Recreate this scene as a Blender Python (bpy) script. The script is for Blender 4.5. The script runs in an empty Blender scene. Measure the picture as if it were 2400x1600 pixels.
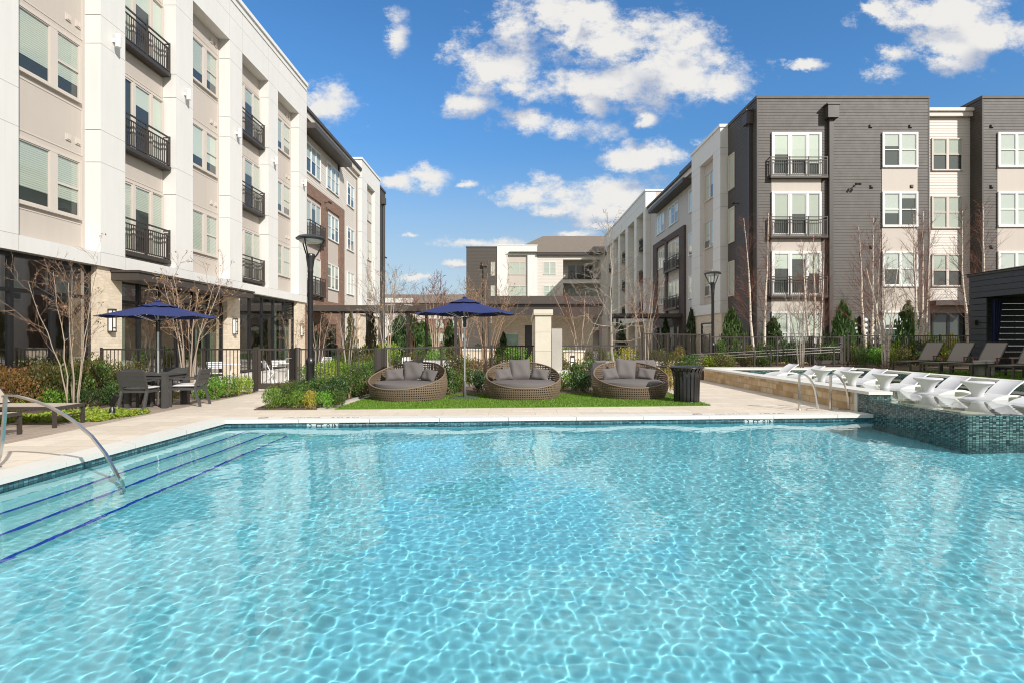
import bpy, bmesh, math, random
import numpy as np
from mathutils import Vector, Matrix
R = math.radians
rnd = random.Random(7)
npr = np.random.default_rng(11)
sc = bpy.context.scene
COL = sc.collection

# ------------------------------------------------------------------ camera
F, HZ, CH = 1333.333, 797.0, 1.45          # focal length and horizon of the 2400 px photograph, eye height
cd = bpy.data.cameras.new("camera"); cam = bpy.data.objects.new("camera", cd); COL.objects.link(cam)
cam.location = (0, 0, CH); cam.rotation_euler = (R(90), 0, 0)
cd.sensor_width = 36; cd.lens = 20; cd.shift_y = -3/2400; cd.clip_end = 2000; cd.clip_start = .05
sc.camera = cam

# ------------------------------------------------------------------ sun, sky, exposure
SUN = Vector((.86, -1.05, .89)).normalized()
sl = bpy.data.lights.new("sun", 'SUN'); sl.energy = 4.6; sl.angle = R(.53); sl.color = (1, .965, .915)
sl.cycles.is_caustics_light = True
so = bpy.data.objects.new("sun", sl); COL.objects.link(so)
so.rotation_euler = (-SUN).to_track_quat('-Z', 'Y').to_euler(); so.location = (60, -60, 60)
sc.view_settings.view_transform = 'Standard'; sc.view_settings.look = 'None'
sc.view_settings.exposure = .24; sc.view_settings.gamma = 1
sc.cycles.use_denoising = True; sc.cycles.filter_width = 1.05
sc.cycles.max_bounces = 8; sc.cycles.diffuse_bounces = 3; sc.cycles.glossy_bounces = 4
sc.cycles.transmission_bounces = 6; sc.cycles.transparent_max_bounces = 10
sc.cycles.caustics_reflective = False; sc.cycles.caustics_refractive = True
sc.cycles.sample_clamp_indirect = 6

class NT:
    """small helper round a node tree"""
    def __init__(s, nt): s.t = nt
    def n(s, typ, ins=None, **kw):
        nd = s.t.nodes.new(typ)
        for k, v in kw.items(): setattr(nd, k, v)
        for k, v in (ins or {}).items(): s.put(nd.inputs[k], v)
        return nd
    def put(s, sock, v):
        if isinstance(v, bpy.types.NodeSocket): s.t.links.new(v, sock)
        elif isinstance(v, bpy.types.Node): s.t.links.new(v.outputs[0], sock)
        else:
            if isinstance(v, (tuple, list)) and len(v) == 3 and sock.type == 'RGBA': v = (*v, 1)
            sock.default_value = v
    def m(s, op, a, b=None, c=None, clamp=False):
        nd = s.t.nodes.new('ShaderNodeMath'); nd.operation = op; nd.use_clamp = clamp
        for i, v in enumerate((a, b, c)):
            if v is not None: s.put(nd.inputs[i], v)
        return nd.outputs[0]
    def v(s, op, a, b=None, out=0):
        nd = s.t.nodes.new('ShaderNodeVectorMath'); nd.operation = op
        s.put(nd.inputs[0], a)
        if b is not None: s.put(nd.inputs[1], b)
        return nd.outputs[out]
    def mix(s, f, a, b, mode='MIX'):
        nd = s.t.nodes.new('ShaderNodeMix'); nd.data_type = 'RGBA'; nd.blend_type = mode
        s.put(nd.inputs[0], f); s.put(nd.inputs[6], a); s.put(nd.inputs[7], b)
        return nd.outputs[2]
    def ramp(s, f, lo, hi, a=0., b=1.):
        nd = s.t.nodes.new('ShaderNodeMapRange'); nd.interpolation_type = 'SMOOTHSTEP'
        s.put(nd.inputs[0], f); s.put(nd.inputs[1], lo); s.put(nd.inputs[2], hi)
        s.put(nd.inputs[3], a); s.put(nd.inputs[4], b)
        return nd.outputs[0]
    def noise(s, vec, scale, detail=3, rough=.55, out=0, dist=0.):
        nd = s.n('ShaderNodeTexNoise', {'Scale': scale, 'Detail': detail, 'Roughness': rough, 'Distortion': dist})
        s.put(nd.inputs['Vector'], vec)
        return nd.outputs[out]

# clouds as (centre x, centre y, radius x, radius y) in photograph pixels, turned into view directions
CLOUDS = [(1200, 55, 95, 105), (1165, 170, 110, 85), (1270, 40, 70, 60), (1390, 30, 60, 30), (1345, 75, 35, 50),
 (1440, 110, 150, 85), (1540, 140, 150, 110), (1420, 190, 190, 60), (1600, 190, 110, 60), (1690, 205, 60, 50),
 (1620, 90, 50, 30), (1200, 210, 160, 40), (1110, 245, 70, 28), (1260, 290, 60, 28), (1340, 300, 100, 34), (1380, 250, 55, 40),
 (1560, 360, 110, 30), (1500, 375, 80, 24), (1640, 330, 40, 30), (1235, 462, 85, 32), (1330, 462, 110, 46), (1440, 450, 120, 42), (1430, 500, 150, 34), (1300, 490, 100, 24),
 (925, 85, 32, 48), (750, 245, 78, 55), (1010, 415, 42, 30), (935, 420, 34, 18), (1500, 60, 40, 20),
 (2090, 130, 52, 30), (2075, 165, 55, 22), (2240, 30, 150, 45), (2330, 75, 130, 55), (2230, 110, 95, 55), (2215, 150, 60, 28), (2060, 22, 26, 14),
 (1900, 150, 40, 10), (1520, 280, 26, 18), (1110, 570, 120, 14), (1340, 548, 90, 12), (980, 652, 60, 9), (960, 555, 22, 7), (1070, 620, 50, 10),
 (1100, 432, 22, 10), (1440, 525, 120, 22), (300, -60, 200, 60), (2700, 300, 200, 90), (-300, 350, 260, 70), (2900, 60, 160, 80)]

def build_world():
    w = bpy.data.worlds.new("World"); sc.world = w; w.use_nodes = True; w.cycles.sampling_method = 'MANUAL'; w.cycles.sample_map_resolution = 1024
    t = NT(w.node_tree); bg = w.node_tree.nodes['Background']
    sky = t.n('ShaderNodeTexSky', sky_type='NISHITA', sun_disc=False, sun_elevation=math.asin(SUN.z),
              sun_rotation=math.atan2(SUN.x, SUN.y), air_density=1.0, dust_density=.25, ozone_density=2.2)
    tc = t.n('ShaderNodeTexCoord').outputs['Generated']
    s = t.n('ShaderNodeSeparateXYZ', {0: tc})
    yy = t.m('MAXIMUM', s.outputs[1], .08)
    uv = t.n('ShaderNodeCombineXYZ', {0: t.m('DIVIDE', s.outputs[0], yy), 1: t.m('DIVIDE', s.outputs[2], yy)}).outputs[0]
    def blobs(v):
        acc = None
        for (cx, cy, rx, ry) in CLOUDS:
            d = t.v('MULTIPLY', t.v('SUBTRACT', v, ((cx-1200)/F, (HZ-cy)/F, 0)), (F/rx/1.2, F/ry/1.2, 0))
            l = t.m('SUBTRACT', 1.0, t.v('LENGTH', d, out=1))
            acc = l if acc is None else t.m('SMOOTH_MAX', acc, l, .15)
        return acc
    nz = t.n('ShaderNodeTexNoise', {'Scale': 7.0, 'Detail': 9, 'Roughness': .70, 'Vector': t.v('MULTIPLY', uv, (1, 1.4, 1))})
    wv = t.v('ADD', uv, t.v('MULTIPLY', t.v('SUBTRACT', nz.outputs[1], (.5, .5, .5)), (.07, .05, 0)))
    acc = blobs(wv); up = blobs(t.v('ADD', wv, (.012, .045, 0)))
    nn = t.m('MULTIPLY', t.m('SUBTRACT', nz.outputs[0], .5), 4.6)
    d0 = t.m('MINIMUM', t.m('ADD', acc, nn), t.m('ADD', acc, .75))
    alpha = t.ramp(d0, -.06, .85)
    alpha = t.m('MULTIPLY', alpha, t.ramp(s.outputs[1], .45, .55))
    # out of the picture: unseen broken cumulus added all round as white fill light
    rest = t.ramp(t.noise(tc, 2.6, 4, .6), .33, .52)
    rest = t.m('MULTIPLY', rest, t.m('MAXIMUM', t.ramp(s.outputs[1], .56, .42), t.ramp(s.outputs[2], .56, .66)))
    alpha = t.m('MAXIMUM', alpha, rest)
    alpha = t.m('MULTIPLY', alpha, t.ramp(s.outputs[2], .0, .10, .45, 1))
    # sunlit tops, grey-blue bases
    lit = t.m('ADD', t.m('SUBTRACT', acc, up), t.m('MULTIPLY', t.m('SUBTRACT', nz.outputs[0], .5), .9))
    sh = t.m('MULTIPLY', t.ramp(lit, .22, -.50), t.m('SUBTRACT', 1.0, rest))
    # the sky: Nishita light, its blue a little deeper and its horizon less bright, as the photograph's
    hs = t.n('ShaderNodeHueSaturation', {'Hue': .5, 'Saturation': 1.22, 'Value': 1.0, 'Fac': 1.0, 'Color': sky.outputs[0]})
    el = t.ramp(s.outputs[2], .0, .42, .66, 1.40)
    skyc = t.v('SCALE', t.mix(1.0, hs.outputs[0], (.80, .97, 1.06, 1), 'MULTIPLY')); t.put(skyc.node.inputs['Scale'], el)
    haze = t.ramp(s.outputs[2], .34, .03, 0, .75)
    skyc = t.mix(haze, skyc, (5.0, 6.0, 6.9, 1))
    cc = t.mix(sh, (7.3, 7.2, 7.0, 1), (4.1, 4.5, 5.4, 1))
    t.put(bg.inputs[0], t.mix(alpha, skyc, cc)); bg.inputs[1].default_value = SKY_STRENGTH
SKY_STRENGTH = .10
build_world()

# ------------------------------------------------------------------ materials
MATS = {}
def wallvec(t):
    """2-D coordinates on any axis-aligned face: (along, up)"""
    ge = t.n('ShaderNodeNewGeometry'); p = t.n('ShaderNodeSeparateXYZ', {0: ge.outputs['Position']})
    nn = t.n('ShaderNodeSeparateXYZ', {0: t.v('ABSOLUTE', ge.outputs['True Normal'])})
    fx = t.m('GREATER_THAN', nn.outputs[0], .6); fz = t.m('GREATER_THAN', nn.outputs[2], .6)
    a = t.m('ADD', t.m('MULTIPLY', p.outputs[1], fx), t.m('MULTIPLY', p.outputs[0], t.m('SUBTRACT', 1.0, fx)))
    b = t.m('ADD', t.m('MULTIPLY', p.outputs[1], fz), t.m('MULTIPLY', p.outputs[2], t.m('SUBTRACT', 1.0, fz)))
    return t.n('ShaderNodeCombineXYZ', {0: a, 1: b}).outputs[0]
def newmat(name):
    m = bpy.data.materials.new(name); m.use_nodes = True; MATS[name] = m
    t = NT(m.node_tree); b = m.node_tree.nodes['Principled BSDF']
    return m, t, b
def paint(name, c, rough=.6, var=.10, scale=3., bump=0., bscale=60., metal=0., spec=.5, fine=0., streak=0.):
    m, t, b = newmat(name)
    pos = t.n('ShaderNodeNewGeometry').outputs['Position']
    n = t.noise(pos, scale, 5, .6)
    f = t.m('ADD', 1.0, t.m('MULTIPLY', t.m('SUBTRACT', n, .5), var*2))
    if fine:
        f = t.m('ADD', f, t.m('MULTIPLY', t.m('SUBTRACT', t.noise(pos, 45., 3), .5), fine*2))
    if streak: f = t.m('ADD', f, t.m('MULTIPLY', t.m('SUBTRACT', t.noise(t.v('MULTIPLY', pos, (5, 5, .28)), 1.0, 4, .65), .5), streak*2))
    col = t.v('SCALE', (*c,)); nd = col.node; t.put(nd.inputs[0], c); t.put(nd.inputs['Scale'], f)
    t.put(b.inputs['Base Color'], col)
    t.put(b.inputs['Roughness'], t.m('ADD', rough-.08, t.m('MULTIPLY', n, .16)))
    b.inputs['Metallic'].default_value = metal; b.inputs['Specular IOR Level'].default_value = spec
    if bump:
        bp = t.n('ShaderNodeBump', {'Strength': bump, 'Distance': .01, 'Height': t.noise(pos, bscale, 4)})
        t.put(b.inputs['Normal'], bp)
    return m
def leafmat(name, cols, rough=.5, trans=.35):
    """leaves: each its own tint"""
    m, t, b = newmat(name)
    ge = t.n('ShaderNodeNewGeometry'); r = ge.outputs['Random Per Island']
    cr = t.n('ShaderNodeValToRGB', {0: r}); e = cr.color_ramp.elements
    for i, c in enumerate(cols):
        el = e[i] if i < 2 else e.new(1)
        el.position = i/(len(cols)-1); el.color = (*c, 1)
    oi = t.n('ShaderNodeObjectInfo')
    col = t.n('ShaderNodeHueSaturation', {'Hue': t.m('ADD', .485, t.m('MULTIPLY', oi.outputs['Random'], .03)), 'Saturation': 1.0,
              'Value': t.m('ADD', .8, t.m('MULTIPLY', oi.outputs['Random'], .4)), 'Color': cr.outputs[0]}).outputs[0]
    t.put(b.inputs['Base Color'], col); b.inputs['Roughness'].default_value = rough
    tl = t.n('ShaderNodeBsdfTranslucent', {'Color': col}); mx = t.n('ShaderNodeMixShader', {0: trans, 1: b.outputs[0], 2: tl.outputs[0]})
    t.put(m.node_tree.nodes['Material Output'].inputs[0], mx.outputs[0])
    return m
def brick(name, c1, c2, mortar, bw, bh, ms=.008, rough=.8, bump=.6, offset=.5, var=.25, rot=False, gloss=None):
    m, t, b = newmat(name)
    v = wallvec(t)
    if rot: v = t.n('ShaderNodeMapping', {0: v, 'Rotation': (0, 0, R(90))}).outputs[0]
    bt = t.n('ShaderNodeTexBrick', {'Vector': v, 'Color1': c1, 'Color2': c2, 'Mortar': mortar, 'Scale': 1.0, 'Mortar Size': ms,
             'Mortar Smooth': .1, 'Bias': 0.0, 'Brick Width': bw, 'Row Height': bh})
    bt.offset = offset; bt.squash = 1
    pos = t.n('ShaderNodeNewGeometry').outputs['Position']
    n = t.noise(pos, 5., 6, .6)
    col = t.v('SCALE', bt.outputs[0]); t.put(col.node.inputs['Scale'], t.m('ADD', 1-var, t.m('MULTIPLY', n, 2*var)))
    t.put(b.inputs['Base Color'], col); b.inputs['Roughness'].default_value = rough
    h = t.m('ADD', t.m('SUBTRACT', 1.0, bt.outputs[1]), t.m('MULTIPLY', t.noise(pos, 80., 3), .25))
    t.put(b.inputs['Normal'], t.n('ShaderNodeBump', {'Strength': bump, 'Distance': .006, 'Height': h}))
    return m

paint('white_panel', (.66, .645, .61), .55, .05, .5, .06, 120, streak=.07)
paint('white_trim', (.70, .69, .665), .45, .03)
paint('white_coping', (.62, .605, .56), .5, .03)
paint('greige_panel', (.48, .425, .37), .6, .05, .5, .06, 120, streak=.06)
paint('greige_trim', (.55, .49, .43), .5, .03)
paint('beige_siding', (.60, .55, .49), .6, .06, 2.)
paint('grey_siding', (.50, .47, .45), .6, .06, 2.)
paint('charcoal_siding', (.066, .055, .045), .6, .10, 2.)
paint('bronze_metal', (.060, .050, .043), .42, .15, 6., .05, 120, metal=.3)
paint('bronze_fascia', (.056, .045, .038), .5, .12, 2.)
paint('black_metal', (.012, .012, .013), .3, .2, 8., spec=.6)
paint('graphite_metal', (.060, .058, .060), .45, .12, 8.)
paint('dark_soffit', (.10, .085, .075), .6)
paint('interior_dark', (.12, .095, .08), .8, .4, .7)
paint('wicker_shade', (.06, .042, .03), .9, .3, 8.)  # dark tone standing in for the shade inside the daybed shell
paint('interior_mid', (.46, .38, .30), .8, .4, .9)
paint('joint', (.40, .38, .35), .8)
paint('steel', (.62, .60, .57), .22, .05, 10., metal=1.)
paint('umbrella_pole', (.55, .54, .52), .35, .05, 10., metal=.85)
paint('concrete', (.36, .34, .31), .85, .22, 2., .3, 60, fine=.08)
paint('white_resin', (.56, .56, .57), .45, .02, 3.)
paint('white_slat', (.72, .71, .70), .45, .05)
paint('cushion_grey', (.118, .104, .098), .9, .08, 4., .25, 350, fine=.05)
paint('cushion_light', (.58, .56, .53), .9, .06, 4., .25, 350, fine=.05)
paint('sling_tan', (.40, .34, .275), .75, .06, 6., .15, 300)
paint('sling_taupe', (.21, .18, .15), .75, .06, 6., .15, 300)
paint('charcoal_wood', (.058, .055, .053), .5, .18, 6., .15, 90)
paint('cabana_board', (.040, .043, .050), .5, .15, 5., .1, 90)
paint('navy_cloth', (.009, .020, .110), .85, .10, 5., .2, 400, fine=.06)
paint('bark_birch', (.62, .54, .44), .8, .1, 6., .3, 40)
paint('bark_tan', (.33, .26, .195), .8, .2, 8., .3, 40)
paint('bark_grey', (.30, .265, .22), .8, .2, 8., .3, 40)
paint('twig_red', (.17, .07, .045), .8, .2, 5.)
paint('twig_tan', (.30, .19, .12), .8, .2, 5.)
paint('twig_grey', (.26, .22, .18), .8, .2, 5.)
paint('ink', (.02, .02, .022), .6)
paint('ink_soft', (.22, .20, .19), .7)
paint('mulch', (.105, .065, .045), .95, .55, 9., .9, 30, fine=.35)
paint('shingle', (.16, .13, .105), .9, .25, 3., .5, 20, fine=.15)
paint('yellow_paving', (.75, .45, .08), .8, .1, 4.)
paint('plaster', (.235, .69, .79), .75, .05, 2., fine=.02)
paint('step_plaster', (.36, .76, .78), .75, .05, 2.)
paint('ledge_plaster', (.62, .60, .46), .75, .06, 2.)
paint('marker_tile', (.42, .50, .49), .4)  # white tile, its colour greyed for the shade under the coping
paint('curtain_navy', (.006, .009, .04), .9)
paint('line_tile', (.004, .055, .55), .3, .10, 20.)
paint('lens_glass', (.65, .68, .66), .25, .05, 5.)
paint('ground_soil', (.13, .11, .06), .95, .4, .2, .5, 4, fine=.2)
paint('turf_base', (.10, .20, .02), .95, .25, 3., .6, 60, fine=.2)
brick('beige_brick', (.60, .50, .37), (.68, .58, .45), (.62, .54, .43), .30, .085, .006)
brick('brown_brick', (.165, .090, .060), (.235, .135, .092), (.20, .14, .11), .26, .085, .007)
brick('dark_brick', (.075, .052, .045), (.10, .072, .062), (.08, .065, .06), .26, .085, .007)
brick('stone_veneer', (.46, .29, .13), (.68, .52, .33), (.46, .36, .24), .38, .15, .010, bump=1.2, var=.45)
brick('limestone', (.60, .55, .44), (.64, .58, .47), (.40, .36, .29), 1.3, .56, .006, var=.12)
brick('travertine', (.54, .465, .375), (.63, .55, .45), (.39, .33, .26), .92, .46, .006, rough=.65, bump=.15, var=.16)
brick('plank_paver', (.30, .235, .185), (.37, .295, .235), (.16, .125, .10), 1.6, .19, .006, rough=.7, bump=.3, var=.2, rot=True)
brick('walk_paver', (.58, .53, .46), (.63, .58, .51), (.42, .38, .33), 1.2, 1.2, .008, rough=.8, bump=.2)
brick('mosaic', (.007, .026, .028), (.16, .29, .27), (.008, .015, .016), .052, .022, .0040, rough=.16, bump=.5, offset=.0, var=.35)
brick('waterline_tile', (.018, .07, .09), (.10, .24, .27), (.03, .06, .07), .06, .03, .004, rough=.2, bump=.4, offset=.0, var=.4)
leafmat('leaf_green', [(.030, .075, .012), (.055, .12, .018), (.10, .17, .028), (.16, .19, .04)])
leafmat('leaf_bright', [(.085, .21, .018), (.14, .30, .03), (.22, .36, .05)])
leafmat('leaf_lime', [(.15, .26, .02), (.26, .36, .03), (.36, .40, .06)])
leafmat('leaf_yellow', [(.30, .26, .02), (.45, .36, .05), (.26, .28, .04)])
leafmat('leaf_russet', [(.13, .055, .018), (.22, .095, .03), (.16, .10, .03), (.10, .075, .02)])
leafmat('leaf_olive', [(.075, .075, .016), (.13, .12, .025), (.10, .12, .025), (.17, .13, .04)])
leafmat('leaf_dark', [(.020, .050, .010), (.035, .080, .016), (.055, .10, .022)], trans=.2)
leafmat('leaf_holly', [(.045, .095, .018), (.075, .145, .028), (.12, .19, .05)])
leafmat('leaf_dry', [(.35, .20, .09), (.45, .28, .13), (.28, .14, .06)])
leafmat('grass_blade', [(.13, .26, .018), (.18, .33, .03), (.09, .19, .014)], trans=.3)

def special():
    # wicker: woven strands
    m, t, b = newmat('wicker')
    v = t.n('ShaderNodeTexCoord').outputs['Object']
    n = t.noise(t.v('MULTIPLY', v, (1, 1, 6)), 30, 3)
    col = t.mix(n, (.085, .058, .038, 1), (.25, .18, .118, 1)); t.put(b.inputs['Base Color'], col); b.inputs['Roughness'].default_value = .65
    t.put(b.inputs['Normal'], t.n('ShaderNodeBump', {'Strength': .5, 'Distance': .01, 'Height': n}))
    # birch bark with dark scars
    m = MATS['bark_birch']; t = NT(m.node_tree); b = m.node_tree.nodes['Principled BSDF']
    p = t.n('ShaderNodeNewGeometry').outputs['Position']
    k = t.ramp(t.noise(t.v('MULTIPLY', p, (5, 5, 12)), 1.6, 4, .6), .52, .62)
    old = b.inputs['Base Color'].links[0].from_socket
    t.put(b.inputs['Base Color'], t.mix(k, old, (.20, .13, .08, 1)))
    # window glass: reflects by angle, else shows what is behind
    for nm, tint, base in (('pane_glass', (.93, .97, .935), .05), ('shop_glass', (.66, .64, .60), .30)):
        m, t, b = newmat(nm)
        fc = t.n('ShaderNodeLayerWeight', {'Blend': .5}).outputs['Facing']
        p = t.n('ShaderNodeNewGeometry').outputs['Position']
        bp = t.n('ShaderNodeBump', {'Strength': .012, 'Distance': .2, 'Height': t.noise(p, 1.1, 2)})
        g = t.n('ShaderNodeBsdfGlossy', {'Roughness': .02, 'Color': (1, 1, 1), 'Normal': bp})
        tr = t.n('ShaderNodeBsdfTransparent', {'Color': tint})
        mx = t.n('ShaderNodeMixShader', {0: t.m('ADD', base, t.m('MULTIPLY', t.m('POWER', fc, 3.6), .85), clamp=True), 1: tr.outputs[0], 2: g.outputs[0]})
        t.put(m.node_tree.nodes['Material Output'].inputs[0], mx.outputs[0])
    # blinds behind the glass: slats 5 cm apart
    for nm, c1, c2, pr in (('blind_pale', (.62, .635, .57), (.35, .365, .33), .055), ('blind_white', (.72, .73, .70), (.52, .54, .52), .055), ('roller_shade', (.60, .62, .56), (.56, .58, .52), 2.)):
        m, t, b = newmat(nm)
        s = t.n('ShaderNodeSeparateXYZ', {0: t.n('ShaderNodeNewGeometry').outputs['Position']})
        fr = t.m('FRACT', t.m('DIVIDE', s.outputs[2], pr))
        t.put(b.inputs['Base Color'], t.mix(t.ramp(fr, .55, .95), c1, c2)); b.inputs['Roughness'].default_value = .7
        t.put(b.inputs['Normal'], t.n('ShaderNodeBump', {'Strength': .6, 'Distance': .02, 'Height': fr}))
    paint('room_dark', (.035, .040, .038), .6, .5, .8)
    paint('curtain_green', (.30, .44, .36), .9, .15, 2.)
    paint('lamp_glow', (.8, .78, .72), .4)
    # pool water: real refraction, light through it is traced
    m, t, b = newmat('pool_water')
    g = t.n('ShaderNodeBsdfGlass', {'IOR': 1.333, 'Roughness': 0.0, 'Color': (.93, .985, 1.0)})
    t.put(m.node_tree.nodes['Material Output'].inputs[0], g.outputs[0])
    m, t, b = newmat('ledge_water')
    p = t.n('ShaderNodeNewGeometry').outputs['Position']
    bp = t.n('ShaderNodeBump', {'Strength': .03, 'Distance': .05, 'Height': t.noise(p, 4, 2)})
    fr = t.m('ADD', .02, t.m('MULTIPLY', t.m('POWER', t.n('ShaderNodeLayerWeight', {'Blend': .5, 'Normal': bp}).outputs['Facing'], 5), .98), clamp=True)
    gl = t.n('ShaderNodeBsdfGlossy', {'Roughness': .0, 'Normal': bp}); tr = t.n('ShaderNodeBsdfTransparent', {'Color': (.93, .97, .95)})
    mx = t.n('ShaderNodeMixShader', {0: fr, 1: tr.outputs[0], 2: gl.outputs[0]})
    t.put(m.node_tree.nodes['Material Output'].inputs[0], mx.outputs[0])
special()

# ------------------------------------------------------------------ mesh helpers
class MB:
    def __init__(s): s.v = []; s.f = []
    def add(s, vs, fs):
        o = len(s.v); s.v += [tuple(p) for p in vs]; s.f += [tuple(i+o for i in f) for f in fs]; return s
    def box(s, x0, y0, z0, x1, y1, z1, taper=0.):
        x0, x1 = min(x0, x1), max(x0, x1); y0, y1 = min(y0, y1), max(y0, y1); z0, z1 = min(z0, z1), max(z0, z1)
        k = taper
        return s.add([(x0, y0, z0), (x1, y0, z0), (x1, y1, z0), (x0, y1, z0), (x0+k, y0+k, z1), (x1-k, y0+k, z1), (x1-k, y1-k, z1), (x0+k, y1-k, z1)],
                     [(3, 2, 1, 0), (4, 5, 6, 7), (0, 1, 5, 4), (1, 2, 6, 5), (2, 3, 7, 6), (3, 0, 4, 7)])
    def bar(s, a, b, w, h=None, up=(0, 0, 1)):
        """box from a to b, w wide, h deep"""
        a, b = Vector(a), Vector(b); h = h or w; d = (b-a).normalized(); up = Vector(up)
        if abs(d.dot(up)) > .98: up = Vector((0, 1, 0))
        sd = d.cross(up).normalized()*w/2; u2 = sd.cross(d).normalized()*h/2
        vs = [p+i*sd+j*u2 for p in (a, b) for i, j in ((-1, -1), (1, -1), (1, 1), (-1, 1))]
        return s.add(vs, [(0, 1, 2, 3), (7, 6, 5, 4), (0, 4, 5, 1), (1, 5, 6, 2), (2, 6, 7, 3), (3, 7, 4, 0)])
    def tube(s, pts, rad, n=6, cap=True, close=False):
        pts = [Vector(p) for p in pts]; k = len(pts)
        if not isinstance(rad, (list, tuple)): rad = [rad]*k
        o = len(s.v); px = None
        for i, p in enumerate(pts):
            a = pts[(i-1) % k] if close else pts[max(i-1, 0)]; b = pts[(i+1) % k] if close else pts[min(i+1, k-1)]
            d = (b-a).normalized()
            if px is None:
                px = d.orthogonal().normalized()
            px = (px-d*px.dot(d))
            px = px.normalized() if px.length > 1e-6 else d.orthogonal().normalized()
            py = d.cross(px)
            for j in range(n):
                t = 2*math.pi*j/n; s.v.append(tuple(p+rad[i]*(math.cos(t)*px+math.sin(t)*py)))
        for i in range(k if close else k-1):
            i2 = (i+1) % k
            for j in range(n): s.f.append((o+i*n+j, o+i*n+(j+1) % n, o+i2*n+(j+1) % n, o+i2*n+j))
        if cap and not close:
            s.f.append(tuple(o+j for j in reversed(range(n)))); s.f.append(tuple(o+(k-1)*n+j for j in range(n)))
        return s
    def sweep(s, pts, w, t, side):
        """flat bar w wide (along side) and t thick following pts"""
        pts = [Vector(p) for p in pts]; side = Vector(side).normalized(); o = len(s.v); k = len(pts)
        for i, p in enumerate(pts):
            d = (pts[min(i+1, k-1)]-pts[max(i-1, 0)]).normalized(); u = side.cross(d).normalized()
            for a, b in ((-1, -1), (1, -1), (1, 1), (-1, 1)): s.v.append(tuple(p+side*a*w/2+u*b*t/2))
        for i in range(k-1):
            for j in range(4): s.f.append((o+i*4+j, o+i*4+(j+1) % 4, o+i*4+4+(j+1) % 4, o+i*4+4+j))
        s.f.append((o+3, o+2, o+1, o)); e = o+4*(k-1); s.f.append((e, e+1, e+2, e+3)); return s
    def lathe(s, prof, n=24, c=(0, 0, 0), sx=1., sy=1.):
        o = len(s.v); k = len(prof)
        for r, z in prof:
            for j in range(n):
                t = 2*math.pi*j/n; s.v.append((c[0]+r*math.cos(t)*sx, c[1]+r*math.sin(t)*sy, c[2]+z))
        for i in range(k-1):
            for j in range(n): s.f.append((o+i*n+j, o+i*n+(j+1) % n, o+(i+1)*n+(j+1) % n, o+(i+1)*n+j))
        s.f.append(tuple(o+j for j in reversed(range(n)))); s.f.append(tuple(o+(k-1)*n+j for j in range(n))); return s
    def prism(s, poly, z0, z1):
        n = len(poly); o = len(s.v)
        s.v += [(x, y, z0) for x, y in poly]+[(x, y, z1) for x, y in poly]
        s.f.append(tuple(o+i for i in reversed(range(n)))); s.f.append(tuple(o+n+i for i in range(n)))
        for i in range(n): s.f.append((o+i, o+(i+1) % n, o+n+(i+1) % n, o+n+i))
        return s
    def extrude(s, prof, fn):
        """profile polygon [(a,b)] swept between fn(a,b,0) and fn(a,b,1)"""
        n = len(prof); o = len(s.v)
        s.v += [tuple(fn(a, b, 0)) for a, b in prof]+[tuple(fn(a, b, 1)) for a, b in prof]
        s.f.append(tuple(o+i for i in reversed(range(n)))); s.f.append(tuple(o+n+i for i in range(n)))
        for i in range(n): s.f.append((o+i, o+(i+1) % n, o+n+(i+1) % n, o+n+i))
        return s
    def grid(s, fn, nu, nv, wrap=False):
        o = len(s.v)
        for i in range(nu+1):
            for j in range(nv+1): s.v.append(tuple(fn(i/nu, j/nv)))
        for i in range(nu):
            for j in range(nv): s.f.append((o+i*(nv+1)+j, o+(i+1)*(nv+1)+j, o+(i+1)*(nv+1)+j+1, o+i*(nv+1)+j+1))
        return s
    def quad(s, a, b, c, d): return s.add([a, b, c, d], [(0, 1, 2, 3)])
    def move(s, dx, dy, dz): s.v = [(x+dx, y+dy, z+dz) for x, y, z in s.v]; return s
    def rot(s, a, axis='Z', c=(0, 0, 0)):
        M = Matrix.Rotation(a, 3, axis); c = Vector(c); s.v = [tuple(M @ (Vector(p)-c)+c) for p in s.v]; return s
    def mesh(s, name, m, smooth=False, off=None):
        me = bpy.data.meshes.new(name)
        v = s.v if off is None else [(x-off[0], y-off[1], z-off[2]) for x, y, z in s.v]
        me.from_pydata(v, [], s.f)
        bm = bmesh.new(); bm.from_mesh(me); bmesh.ops.recalc_face_normals(bm, faces=bm.faces); bm.to_mesh(me); bm.free()
        me.materials.append(MATS[m])
        if smooth:
            me.polygons.foreach_set('use_smooth', [True]*len(me.polygons))
            if smooth != 'all': me.set_sharp_from_angle(angle=R(38))
        return me
def npmesh(name, V, k, m):
    """V (N,k,3): N separate k-gons"""
    n = len(V); me = bpy.data.meshes.new(name); me.vertices.add(n*k); me.vertices.foreach_set('co', V.astype(np.float32).ravel())
    me.loops.add(n*k); me.loops.foreach_set('vertex_index', np.arange(n*k, dtype=np.int32))
    me.polygons.add(n); me.polygons.foreach_set('loop_start', (np.arange(n)*k).astype(np.int32)); me.update(calc_edges=True)
    me.materials.append(MATS[m]); return me
def link(name, data, parent=None):
    o = bpy.data.objects.new(name, data); COL.objects.link(o)
    if parent: o.parent = parent
    return o
def tag(o, label, cat, group=None, kind=None):
    o['label'] = label; o['category'] = cat
    if group: o['group'] = group
    if kind: o['kind'] = kind
    return o
def thing(name, label, cat, loc=(0, 0, 0), rz=0., group=None):
    o = bpy.data.objects.new(name, None); COL.objects.link(o); o.empty_display_size = .2
    o.location = loc; o.rotation_euler = (0, 0, rz); return tag(o, label, cat, group)
def worldoff(p):
    o = Vector((0, 0, 0))
    while p: o += p.location; p = p.parent
    return o
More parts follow.
